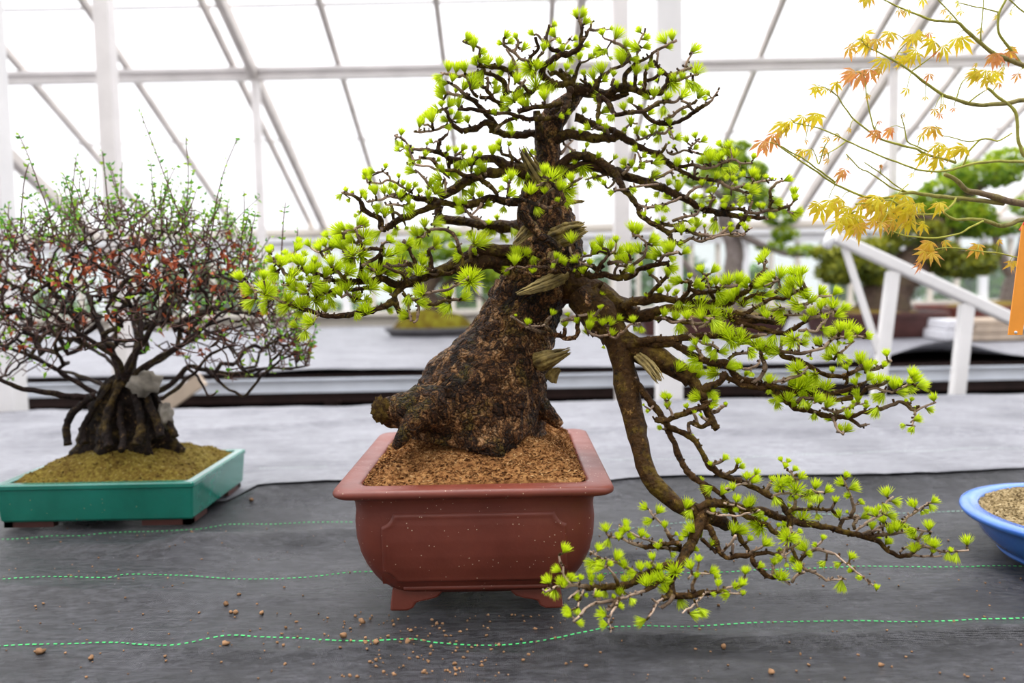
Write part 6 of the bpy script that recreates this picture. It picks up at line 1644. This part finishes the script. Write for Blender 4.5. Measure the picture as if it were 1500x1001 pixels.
for ln in MAPLE.strip().split('\n'):
    rr, dd, pts = ln.split('|'); r0, r1 = map(float, rr.split()); d0, d1 = map(float, dd.split())
    pp = [tuple(map(float, q.split(','))) for q in pts.split()]; n = len(pp)
    Q = [(at(x, y, d0+(d1-d0)*i/(n-1)), (r0+(r1-r0)*i/(n-1))*1.3/FPX) for i, (x, y) in enumerate(pp)]
    for i, (x, y) in enumerate(pp): MNODE.append((x, y, d0+(d1-d0)*i/(n-1)))
    Q = catmull(Q, 0.006)
    mb.tube([p + noise.noise_vector(p*60)*0.0008 for p, _ in Q], [r_*(1 + 0.25*max(0, noise.noise(p*110))) for p, r_ in Q], 8, [min(1, max(0, 1.5 - r_*330)) for _, r_ in Q], 0.08, 1.0)
mbr_ = mb
VL = "615,215,50,1;650,225,45,1;560,245,40,2;750,190,42,1;700,212,35,2;850,195,45,1;880,180,35,1;940,175,25,3;1070,215,50,1;965,250,52,1;890,285,45,1;840,300,35,1;810,300,40,1;735,315,45,1;620,375,50,3;570,385,45,3;690,362,35,2;390,440,35,1;430,450,28,1;490,425,40,1;245,620,55,1;370,590,50,1;165,710,50,3;140,725,35,3;215,660,30,2;360,750,38,1;430,745,35,2;310,750,25,2;440,690,25,2;335,695,15,2;445,790,20,2;520,860,38,3;550,640,20,2;500,680,25,2;750,645,35,3;680,665,40,3;965,640,40,2;910,670,30,1;985,735,38,1;920,780,45,1;980,800,45,1;1050,770,52,1;1100,740,32,1;1010,525,22,2;965,550,25,2;1060,540,18,3;990,570,22,3;830,450,28,1;920,485,20,1;1210,380,50,1;1160,370,40,1;1280,360,42,1;1260,290,45,3;1310,290,40,3;1350,255,35,2;1370,380,30,3;1195,160,25,1;1270,90,18,1;1335,70,20,1;1080,30,30,1;1040,90,25,1;1095,70,25,1;1010,60,20,2;620,10,38,1;790,65,28,2;830,65,26,1;905,10,28,1;940,380,30,3;1280,420,25,3;1170,320,18,2;695,600,15,3;860,860,18,1;640,475,18,2;985,270,30,3;1230,400,35,1;650,5,30,2;700,815,15,3;540,780,12,2;820,570,12,2"
WL = "420,75,60,1;480,60,40,1;550,140,65,1;620,110,60,1;480,160,45,1;740,90,72,1;680,130,48,1;790,170,40,1;860,170,35,1;920,80,38,1;900,270,50,2;870,320,45,2;840,350,28,3;1110,270,38,2;950,245,28,2;1250,350,38,2;700,80,52,1;590,60,40,2;370,80,36,1;520,110,50,1;650,170,40,2;770,110,50,1;830,85,34,1;560,180,40,2;710,160,40,2;1195,240,20,2"
LP = [(1080 + float(a)/3.336, float(b)/3.336, float(c)/3.336, int(k)) for a, b, c, k in (q.split(',') for q in VL.split(';'))]
LP += [(1080 + float(a)/3.129, 280 + float(b)/3.129, float(c)/3.129, int(k)) for a, b, c, k in (q.split(',') for q in WL.split(';'))]
MN = np.array(MNODE)
mbl = MB()
def palm(mb, p, d, nrm, s_, k, droop):
    """five-pointed maple leaf hanging from p"""
    sx = d.cross(nrm).normalized(); nrm = sx.cross(d).normalized()
    for a, l_ in ((-72, 0.55), (-36, 0.85), (0, 1.0), (36, 0.85), (72, 0.55)):
        a = math.radians(a + rm.uniform(-6, 6)); v = d*math.cos(a) + sx*math.sin(a); w = v.cross(nrm).normalized()
        L_ = s_*l_*rm.uniform(0.9, 1.1); wd = L_*0.125
        pts_ = [p, p + v*L_*0.5 + w*wd - nrm*droop*L_*0.15, p + v*L_*0.5 + nrm*wd*0.4 - nrm*droop*L_*0.15, p + v*L_*0.5 - w*wd - nrm*droop*L_*0.15, p + v*L_ - nrm*droop*L_*0.55]
        c0 = {1: 0.0, 2: 0.4, 3: 0.75}[k]; c1 = {1: 0.6, 2: 0.85, 3: 1.0}[k]; cm = {1: 0.1, 2: 0.5, 3: 0.85}[k]
        j_ = rm.uniform(-0.1, 0.1)
        mb.add([tuple(q) for q in pts_], [(0, 1, 2), (0, 2, 3), (1, 4, 2), (2, 4, 3)], [max(0, min(1, c + j_)) for c in (c0, cm, cm, cm, c1)])
mbst = mbr_
for x, y, s_, k in LP:
    d2 = np.hypot(MN[:, 0]-x, MN[:, 1]-y + s_*0.5); i = int(d2.argmin()); dep = MN[i, 2] + rm.gauss(-0.005, 0.012)
    sw = s_*dep/FPX
    n = 2 if s_ > 9 else 1
    if s_ > 14: n = 3
    pc = at(x, y - s_*0.7, dep)
    src = at(MN[i, 0], MN[i, 1], MN[i, 2])
    if 0.004 < (pc-src).length < 0.06: mbst.tube([src, src.lerp(pc, 0.6) + V((0, 0, 0.003)), pc], [0.0008, 0.0006, 0.0005], 5, 1.0)
    for j in range(n):
        d = V((rm.gauss(-0.25, 0.5), rm.gauss(-0.1, 0.35), -1)).normalized()
        nr = V((rm.gauss(0, 0.5), -1, rm.gauss(0.5, 0.4))).normalized()
        palm(mbl, pc + V((rm.gauss(0, 1), rm.gauss(0, 1), rm.gauss(0, 0.6)))*sw*0.25*(n-1), d, nr, sw*1.75, k, rm.uniform(0.4, 1.3))
mbr = mbr_.build('branch', M['maple_bark'], maple)
mbl.build('leaves', M['maple_leaf'], maple, smooth=False)
# orange tag hanging from a maple branch
tg0, tg1 = at(1496, 330, 1.22), at(1478, 491, 1.22)
tgt = thing('plant_tag', 'long orange plastic plant tag hanging from a maple branch at the right edge', 'tag', tuple(tg1))
ax = (tg0 - tg1); sx = RIGHT*0.0108
mb = MB(); th = FWD*0.0009
c0, c1 = tg1 + sx*0, tg0 + sx*0.5
qs = [tg1 - sx*0.15, tg1 + sx*1.8, tg0 + sx*2.4, tg0 + sx*0.1]
vs = [tuple(q - th) for q in qs] + [tuple(q + th) for q in qs]
mb.add(vs, [(3,2,1,0),(4,5,6,7),(0,1,5,4),(1,2,6,5),(2,3,7,6),(3,0,4,7)]); mb.build('strip', M['orange_plastic'], tgt, smooth=False)
mb = MB(); pe = at(1487, 487, 1.22)
mb.tube([pe - FWD*0.0022, pe + FWD*0.0022], 0.0022, 12); mb.build('eyelet', M['zinc'], tgt)
mb = MB(); pt = at(1503, 324, 1.225); mb.tube([pt + V((-0.004, 0, -0.008)), pt + V((-0.002, -0.004, 0.002)), pt + V((0.004, -0.006, 0.008)), pt + V((0.010, -0.002, 0.004)), pt + V((0.009, 0.002, -0.006))], 0.0018, 8)
mb.bar(pt + V((-0.006, 0, -0.014)), pt + V((0.002, 0, -0.001)), 0.010, 0.004); mb.build('tie', M['red_plastic'], tgt)

# ------------------------------------------------------------------ far bench with its cloth
FY0 = on_z(750, 541, TABLE).y; FY1 = EAVE - 0.35
fb = thing('staging_bench', 'far staging bench with a pale steel edge standing below the windows', 'bench', (0, (FY0+FY1)/2, 0))
mb = MB(); mb.box((-7, FY0 + 0.02, TABLE - 0.03), (7, FY1, TABLE - 0.012)); mb.build('bench_top', M['dark_wood'], fb, smooth=False)
mb = MB(); mb.box((-7, FY0 - 0.02, TABLE - 0.105), (7, FY0 + 0.0, TABLE - 0.030)); mb.box((-7, FY0 - 0.05, TABLE - 0.034), (7, FY0, TABLE - 0.028)); mb.build('edge_rail', M['zinc'], fb, smooth=False)
mb = MB(); mb.box((-7, FY0 + 0.03, TABLE - 0.165), (7, FY0 + 0.06, TABLE - 0.105)); mb.build('apron', M['dark_wood'], fb, smooth=False)
mb = MB(); mb.box((-7, FY0 + 0.16, 0.001), (7, FY0 + 0.18, TABLE - 0.10)); mb.build('shade_sheet', M['shade_sheet'], fb, smooth=False)  # dark sheet standing in for the deep shade under the bench
for x in (-5.2, -3.4, -1.0, 1.4, 3.2, 5.2):
    mb = MB(); mb.box((x-0.04, FY0 + 0.07, 0), (x+0.04, FY0 + 0.15, TABLE - 0.1)); mb.build('leg', M['dark_wood'], fb, smooth=False)
b0, b1 = at(228, 604, 4.25), at(296, 556, 4.25)
mb = MB(); mb.bar(b0, b1, 0.05, 0.07); mb.build('brace', M['pale_timber'], fb, smooth=False)
def fcl(x, y):
    e = math.exp(-(y-FY0)/0.16)
    w = 0.5 + 0.5*math.sin(x*4.2 + 1.3*math.sin(x*1.7) + 0.4)
    big = math.exp(-((x-2.32)/0.30)**2)
    return TABLE + 0.008 + e*(0.024*w*abs(noise.noise(V((x*1.5, 3, 2))))*1.6 + 0.075*big) + 0.020*max(0, noise.noise(V((x*0.55, y*3.0, 5)))) + 0.006*noise.noise(V((x*2, y*9, 1)))
mb = MB(); xs = np.linspace(-7, 7, 300); ys = np.concatenate([np.linspace(FY0 - 0.03, FY0 + 0.8, 26), np.linspace(FY0 + 0.85, FY1, 70)])
vs = [(x, y, fcl(x, y)) for y in ys for x in xs]; nx = len(xs)
mb.add(vs, [(j*nx+i, j*nx+i+1, j*nx+nx+i+1, j*nx+nx+i) for j in range(len(ys)-1) for i in range(nx-1)])
fc = mb.build('ground_cloth', M['sheen_cloth']); s2 = fc.modifiers.new('solid', 'SOLIDIFY'); s2.thickness = 0.003; s2.offset = -1
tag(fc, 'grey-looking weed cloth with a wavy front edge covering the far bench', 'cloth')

# ------------------------------------------------------------------ white handrail in the aisle
HD = 3.45
rail = thing('handrail', 'white metal sloping handrail on posts in the aisle, right of the larch', 'handrail', (at(1340, 590, HD).x, at(1340, 590, HD).y, 0))
mb = MB(); ra, rb = at(1222, 347, HD), at(1530, 490, HD); mb.bar(ra, rb, 0.06, 0.048); mb.build('rail', M['white_paint'], rail, smooth=False, autos=0.008)
mb = MB(); ca = at(1217, 352, HD); mb.tube([ca + RIGHT*(-0.02) - UP*0.03, ca + UP*0.01, ca + RIGHT*0.03 + UP*0.004], [0.022, 0.026, 0.022], 12); mb.build('end_cap', M['bright_white'], rail)
def post(xa, ya, xb, yb, w, name='post'):
    p, q = at(xa, ya, HD), at(xb, yb, HD); d = (q-p); q2 = p + d*((p.z - 0.0)/(p.z - q.z)); b_ = MB(); b_.bar(p, q2, w, w*0.8, up=V((0, 1, 0))); b_.build(name, M['white_paint'], rail, smooth=False, autos=0.006)
post(1308, 398, 1284, 590, 0.052); post(1416, 446, 1401, 585, 0.056)
mb = MB(); mb.bar(at(1237, 362, HD), at(1292, 532, HD), 0.026, 0.02, up=V((0, 1, 0))); mb.build('brace', M['white_paint'], rail, smooth=False)

# ------------------------------------------------------------------ bonsai on the far bench
rp = random.Random(91)
def pad(mb, x, y, d, rx, ry, n, size, dz=None):
    c = at(x, y, d); leaf_cloud(mb, c, rx*d/FPX, (dz or rx*0.8)*d/FPX, ry*d/FPX, int(n*1.5), size*1.2, rp)
def limb_(mb, s_, d):
    rr, pts = s_.split('|'); r0, r1 = map(float, rr.split()); pp = [tuple(map(float, q.split(','))) for q in pts.split()]; n = len(pp)
    Q = catmull([(at(x, y, d), (r0+(r1-r0)*i/(n-1))*d/FPX) for i, (x, y) in enumerate(pp)], 0.05)
    mb.tube([p for p, _ in Q], [r_ for _, r_ in Q], 12, 0, 0.2, 2.0, freq=0.3)
def tray(parent, x0, x1, ytop, ybot, d, matl, dep, name='pot', rim=0.03, oval=False):
    a, b = at(x0, ybot, d), at(x1, ybot, d); zt_ = at((x0+x1)/2, ytop, d).z; cx, w = (a.x+b.x)/2, abs(b.x-a.x)/2
    mb = MB(); rings = []; cy = a.y + dep; h = zt_ - TABLE - 0.012
    for z, i in ((0, 0.05), (0.02, 0.045), (h-0.03, 0.012), (h-0.028, 0.0), (h, 0.0), (h, rim), (h-0.03, rim+0.01)):
        if oval: rings.append([(cx + (w-i)*math.cos(2*PI*k/48), cy + (dep-i)*math.sin(2*PI*k/48), TABLE+0.014+z) for k in range(48)])
        else: rings.append([(px_, py_, TABLE+0.014+z) for px_, py_ in rrect(cx, cy, w-i, dep-i, 0.03, 4)])
    loft(mb, rings); mb.build(name, matl, parent, smooth=False)
    return cx, cy, w, TABLE + 0.012 + h
def mound(parent, cx, cy, w, dep, z, hgt, matl, name='moss'):
    mb = MB(); vs = []; A_, B_ = 14, 44
    for j in range(A_+1):
        for k in range(B_):
            r_ = j/A_; x, y = cx + w*r_*math.cos(2*PI*k/B_), cy + dep*r_*math.sin(2*PI*k/B_)
            vs.append((x, y, z - 0.02 + hgt*(1-r_**2.5) + 0.25*hgt*noise.noise(V((x*4, y*4, 1)))))
    mb.add(vs, [(j*B_+k, j*B_+B_+k, j*B_+B_+(k+1) % B_, j*B_+(k+1) % B_) for j in range(A_) for k in range(B_)], 0.5); mb.build(name, matl, parent)
# tree on a grey oval tray, seen behind the larch's low left branch
D1 = 6.75
t = thing('tray_bonsai', 'bonsai on a mossy grey oval tray on the far bench, left of the larch trunk', 'bonsai', tuple(on_z(628, 496, TABLE)), 'bonsai on the far bench')
cx, cy, w, z = tray(t, 557, 700, 482, 496, D1, M['grey_glaze'], 0.26, oval=True); mound(t, cx, cy, w-0.05, 0.20, z, at(630, 455, D1).z - z + 0.02, M['green_moss'])
mb = MB(); limb_(mb, '15 8|640,462 630,440 626,425 640,405 662,392', D1 + 0.25); limb_(mb, '8 5|640,450 652,436 650,424 660,412 700,400 735,420', D1 + 0.25); limb_(mb, '3 2|735,452 706,438 690,420', D1 + 0.25); limb_(mb, '11 6|628,430 606,412 590,394 560,386', D1 + 0.25); mb.build('trunk', M['pine_bark'], t)
mb = MB(); rp = random.Random(3)
for x, y, rx, ry, n in ((668, 398, 34, 10, 200), (712, 402, 26, 13, 170), (620, 372, 44, 14, 240), (566, 388, 30, 9, 120), (690, 372, 40, 12, 180), (724, 424, 14, 7, 60), (640, 345, 40, 12, 150)): pad(mb, x, y, D1 + 0.25, rx, ry, n, 0.032)
mb.build('foliage', M['bright_pine'], t, smooth=False)
# straight grey trunk, seen through the larch's upper right branches
D2 = 6.5
t = thing('conifer_bonsai', 'tall grey-trunked conifer bonsai in a red clay pot, seen through the larch branches', 'bonsai', tuple(on_z(1050, 492, TABLE)), 'bonsai on the far bench')
cx, cy, w, z = tray(t, 940, 1160, 464, 492, D2, M['brown_clay'], 0.34); mound(t, cx, cy, w-0.06, 0.28, z, 0.06, M['moss_soil'], 'soil')
mb = MB(); limb_(mb, '16 12|1070,466 1074,430 1074,396 1076,366 1068,336', D2 + 0.3); limb_(mb, '12 8|1068,340 1060,310 1070,286 1062,260 1076,236', D2 + 0.3); limb_(mb, '6 3|1076,340 1100,352 1124,362 1150,372 1180,374', D2 + 0.2); limb_(mb, '6 3|1070,300 1100,290 1120,280', D2 + 0.2); limb_(mb, '6 3|1066,290 1036,276 1016,262', D2 + 0.2); limb_(mb, '6 4|1066,460 1040,430 1014,400 1000,380', D2 + 0.3); mb.build('trunk', M['grey_bark'], t)
mb = MB()
for x, y, rx, ry, n in ((1060, 236, 42, 18, 420), (1092, 250, 34, 16, 280), (1030, 262, 34, 14, 260), (1090, 284, 44, 16, 330), (1120, 300, 26, 14, 160), (1020, 300, 30, 14, 150), (1142, 318, 26, 14, 180), (1150, 344, 20, 12, 120), (1178, 368, 40, 8, 160), (1130, 362, 24, 7, 80), (1078, 214, 24, 8, 120), (1110, 262, 14, 16, 110)): pad(mb, x, y, D2 + 0.25, rx, ry, n, 0.024)
mb.build('foliage', M['bright_pine'], t, smooth=False)
# big pine with a thick trunk, behind the handrail
D3 = 5.85
t = thing('pine_bonsai', 'big pine bonsai with thick rough trunk in a dark brown pot behind the handrail', 'bonsai', tuple(on_z(1308, 497, TABLE)), 'bonsai on the far bench')
cx, cy, w, z = tray(t, 1222, 1394, 459, 497, D3, M['brown_clay'], 0.34, rim=0.04); mound(t, cx, cy, w-0.06, 0.28, z, 0.06, M['moss_soil'], 'soil')
mb = MB(); limb_(mb, '40 26|1292,470 1294,444 1300,424 1318,404 1340,384', D3 + 0.3); limb_(mb, '24 12|1336,388 1352,366 1370,344 1390,320 1404,296', D3 + 0.3); limb_(mb, '14 6|1310,410 1290,394 1262,386 1230,384', D3 + 0.2); limb_(mb, '12 6|1356,362 1390,370 1420,380', D3 + 0.2); limb_(mb, '9 5|1400,300 1440,270 1470,250', D3 + 0.3); limb_(mb, '9 5|1380,330 1340,316 1310,306', D3 + 0.2); mb.build('trunk', M['pine_bark'], t)
mb = MB()
for x, y, rx, ry, n in ((1258, 388, 52, 24, 700), (1230, 398, 36, 20, 360), (1290, 406, 30, 16, 240), (1278, 364, 40, 16, 300), (1410, 388, 50, 20, 620), (1372, 372, 40, 18, 380), (1440, 372, 26, 14, 160), (1340, 340, 48, 20, 360), (1212, 372, 26, 12, 160)): pad(mb, x, y, D3 + 0.25, rx, ry, n, 0.026)
mb.build('foliage', M['pine_leaf'], t, smooth=False)
mb = MB()
for x, y, rx, ry, n in ((1400, 318, 56, 30, 900), (1350, 312, 44, 22, 420), (1434, 330, 28, 20, 220), (1436, 256, 60, 22, 560), (1480, 236, 40, 20, 300), (1390, 276, 40, 16, 260), (1330, 292, 30, 12, 120)): pad(mb, x, y, D3 + 0.35, rx, ry, n, 0.026)
f2 = mb.build('upper_foliage', M['bright_pine'], t, smooth=False); f2['label'] = 'brighter green upper pads'
# slim leaning tree at the right edge
D4 = 6.3
t = thing('leaning_bonsai', 'slim leaning bonsai with a pale trunk in a wide red tray at the right edge', 'bonsai', tuple(on_z(1470, 480, TABLE)), 'bonsai on the far bench')
cx, cy, w, z = tray(t, 1392, 1600, 448, 482, D4, M['red_clay'], 0.3); mound(t, cx, cy, w-0.05, 0.24, z, 0.05, M['moss_soil'], 'soil')
mb = MB(); limb_(mb, '11 8|1474,452 1478,424 1486,402 1494,380 1502,350', D4 + 0.3); limb_(mb, '8 5|1484,408 1472,388 1462,362 1456,340', D4 + 0.3); limb_(mb, '8 4|1500,352 1520,330 1530,300', D4 + 0.3); mb.build('trunk', M['grey_bark'], t)
mb = MB()
for x, y, rx, ry, n in ((1480, 334, 22, 9, 140), (1530, 300, 50, 20, 300), (1462, 340, 16, 8, 80)): pad(mb, x, y, D4 + 0.3, rx, ry, n, 0.024)
mb.build('foliage', M['bright_pine'], t, smooth=False)
# slab and timber in front of it
def crate(x0, x1, y0, y1, d, dep, matl, name, label, cat):
    a, b = at(x0, y1, d), at(x1, y1, d); zt_ = at((x0+x1)/2, y0, d).z
    mb = MB(); mb.box((a.x, a.y, TABLE + 0.016), (b.x, a.y + dep, zt_)); o = mb.build(name, matl, smooth=False, autos=0.006); tag(o, label, cat); return a, zt_
a = at(1384, 498, 5.6); b = at(1420, 498, 5.6)
sl = thing('paving_slabs', 'two pale stacked slabs on the far bench right of the big pine pot', 'slab', (a.x, a.y, TABLE))
mb = MB(); mb.box((a.x, a.y, TABLE+0.016), (b.x, a.y+0.3, at(1400, 484, 5.6).z)); mb.build('lower_slab', M['pale_slab'], sl, smooth=False, autos=0.006)
mb = MB(); mb.box((a.x+0.02, a.y+0.01, at(1400, 482.5, 5.6).z), (b.x, a.y+0.3, at(1400, 469, 5.6).z)); mb.build('upper_slab', M['pale_slab'], sl, smooth=False, autos=0.006)
a = at(1424, 503, 5.5); b = at(1600, 503, 5.5)
tb = thing('timber_boards', 'pale timber boards stacked on the far bench under the red tray', 'boards', (a.x, a.y, TABLE))
for i, (y0, y1, dx) in enumerate(((489, 499, 0.0), (477, 487.5, 0.03), (468, 476, 0.0))):
    mb = MB(); mb.box((a.x+dx, a.y+0.01*i, max(TABLE+0.016, at(1500, y1, 5.5).z)), (b.x, a.y+0.35, at(1500, y0, 5.5).z)); mb.build('board', M['pale_timber'], tb, smooth=False, autos=0.004)
# ------------------------------------------------------------------ the cloth itself
def hem(mb, xs, row, y, base):
    o = len(mb.v)
    mb.add([(x, y + 0.01*noise.noise(V((x*6, y, 0))), TABLE - 0.11 - 0.012*noise.noise(V((x*2.5, y, 4)))) for x in xs], [])
    for i in range(len(xs)-1):
        f = (row + i, row + i + 1, o + i + 1, o + i)
        mb.f.append(f if base else f[::-1]); mb.mi.append(0)
def build_cloth():
    xs = np.linspace(-2.45, 2.85, 460); nx = len(xs)
    # front strip, black
    mb = MB(); nt = 250; vs = []
    for j in range(nt):
        for x in xs:
            y = 0.46 + (edge_y(x) + 0.06 - 0.46)*j/(nt-1)
            vs.append((x, y, cloth_h(x, y)))
    mb.add(vs, [(j*nx+i, j*nx+i+1, j*nx+nx+i+1, j*nx+nx+i) for j in range(nt-1) for i in range(nx-1)])
    hem(mb, xs, 0, 0.448, False)
    o = mb.build('ground_cloth', M['cloth'])
    tag(o, 'black woven weed cloth strip with green stitched lines along the front of the near bench', 'cloth')
    # back strip, lapped over the front one, sky sheen put into its grey
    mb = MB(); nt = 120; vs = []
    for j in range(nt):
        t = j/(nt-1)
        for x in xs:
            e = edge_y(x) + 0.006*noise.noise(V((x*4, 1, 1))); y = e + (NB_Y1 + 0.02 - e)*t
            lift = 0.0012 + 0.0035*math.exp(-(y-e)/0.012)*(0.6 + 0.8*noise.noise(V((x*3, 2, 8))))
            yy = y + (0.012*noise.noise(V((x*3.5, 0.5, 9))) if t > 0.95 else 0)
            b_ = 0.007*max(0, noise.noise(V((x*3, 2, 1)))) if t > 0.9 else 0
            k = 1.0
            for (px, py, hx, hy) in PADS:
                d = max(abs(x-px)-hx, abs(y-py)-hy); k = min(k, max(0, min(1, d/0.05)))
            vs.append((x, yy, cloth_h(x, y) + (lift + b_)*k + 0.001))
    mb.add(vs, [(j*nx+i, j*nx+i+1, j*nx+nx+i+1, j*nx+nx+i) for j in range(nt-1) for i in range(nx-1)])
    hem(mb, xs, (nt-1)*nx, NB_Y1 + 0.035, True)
    o2 = mb.build('ground_cloth', M['sheen_cloth']); s2 = o2.modifiers.new('solid', 'SOLIDIFY'); s2.thickness = 0.0012; s2.offset = 1
    tag(o2, 'grey weed cloth strip, lightened for sky sheen, along the back of the near bench, overlapping the black strip', 'cloth')
    FAR = [o2]
    def stitch(pts, mat, dash, gap, w, par=o, up=0.0010):
        P = []
        for x, y in pts: P.append(on_z(x, y, TABLE + 0.002))
        Q = catmull([(p, 0) for p in P], 0.004)
        mb = MB(); acc = 0.0
        i = 0; pos = [q for q, _ in Q]
        L = [0.0]
        for a, b in zip(pos[:-1], pos[1:]): L.append(L[-1] + (b-a).length)
        def pt(s):
            k = int(np.searchsorted(L, s)); k = min(max(k, 1), len(L)-1)
            t = (s - L[k-1])/(L[k]-L[k-1] + 1e-9); p = pos[k-1].lerp(pos[k], t)
            return V((p.x, p.y, cloth_h(p.x, p.y) + up))
        s = 0.0
        while s + dash < L[-1]:
            a, b = pt(s), pt(s + dash*R.uniform(0.75, 1.15)); d = (b-a).normalized(); n = V((-d.y, d.x, 0))*w/2; u = V((0, 0, 0.0006))
            mb.add([tuple(a-n), tuple(b-n), tuple(b+n), tuple(a+n), tuple(a-n*0.6+u), tuple(b-n*0.6+u), tuple(b+n*0.6+u), tuple(a+n*0.6+u)],
                   [(4,5,6,7),(0,1,5,4),(1,2,6,5),(2,3,7,6),(3,0,4,7)])
            s += dash + gap
        c = mb.build('stitch_line', M[mat], par, smooth=False); return c
    stitch([(-120,950),(0,944),(80,940),(160,937),(200,941),(250,943),(300,937),(340,933),(400,935),(470,938),(550,939),(600,935),(640,938),(700,940),(760,938),(820,936),(860,931),(900,924),(960,920),(1050,917),(1150,914),(1250,912),(1350,911),(1500,909),(1620,908)], 'green_thread', 0.0050, 0.0042, 0.0028)
    stitch([(-120,856),(0,852),(70,849),(150,848),(190,843),(250,842),(330,843),(380,843),(430,841),(480,838),(530,834),(600,832)], 'green_thread', 0.0045, 0.0045, 0.0026)
    stitch([(860,838),(1000,838),(1100,836),(1200,833),(1300,830),(1400,828),(1500,824),(1600,822)], 'green_thread', 0.0045, 0.0045, 0.0026)
    stitch([(-100,788),(60,786),(170,776),(230,775),(290,772),(340,770),(400,770),(470,767),(520,766)], 'green_thread', 0.0045, 0.0048, 0.0022)
    stitch([(890,778),(1000,766),(1100,752),(1250,752),(1400,748),(1500,746)], 'grey_thread', 0.006, 0.004, 0.0022)
    stitch([(380,688),(480,684)], 'pale_thread', 0.006, 0.005, 0.0024, o2, 0.0045)
    stitch([(870,676),(1000,674),(1200,668),(1360,664),(1500,660)], 'pale_thread', 0.006, 0.005, 0.0024, o2, 0.0045)
build_cloth()
# crumbs of soil scattered over it
mb = MB()
rc = random.Random(21)
def crumb(x, y, s):
    p = on_z(x, y, TABLE); q = V((p.x, p.y, cloth_h(p.x, p.y) + s*0.6 + (0.0035 if p.y > edge_y(p.x) else 0)))
    blobmesh(mb, q, s*rc.uniform(0.8, 1.4), s*rc.uniform(0.8, 1.4), s*0.8, 6, 4, 0.8, 12, 0, rc.random()*40)
for _ in range(260):
    x, y = rc.uniform(0, 1500), rc.uniform(770, 1000)
    crumb(x, y, rc.uniform(0.0006, 0.0018))
for _ in range(170): crumb(rc.gauss(620, 110), rc.uniform(895, 990), rc.uniform(0.0008, 0.0024))
for x, y, s in ((60,957,.005),(133,965,.004),(331,882,.004),(345,897,.004),(338,896,.003),(383,898,.004),(331,947,.004),(530,908,.005),(503,935,.004),(551,949,.004),(597,946,.004),(1060,946,.004),(1290,970,.003),(1130,980,.004),(350,870,.003),(368,740,.004),(330,880,.003)): crumb(x, y, s)
tag(mb.build('soil_crumbs', M['crumb']), 'brown soil crumbs scattered over the black cloth', 'soil crumbs', kind='stuff')
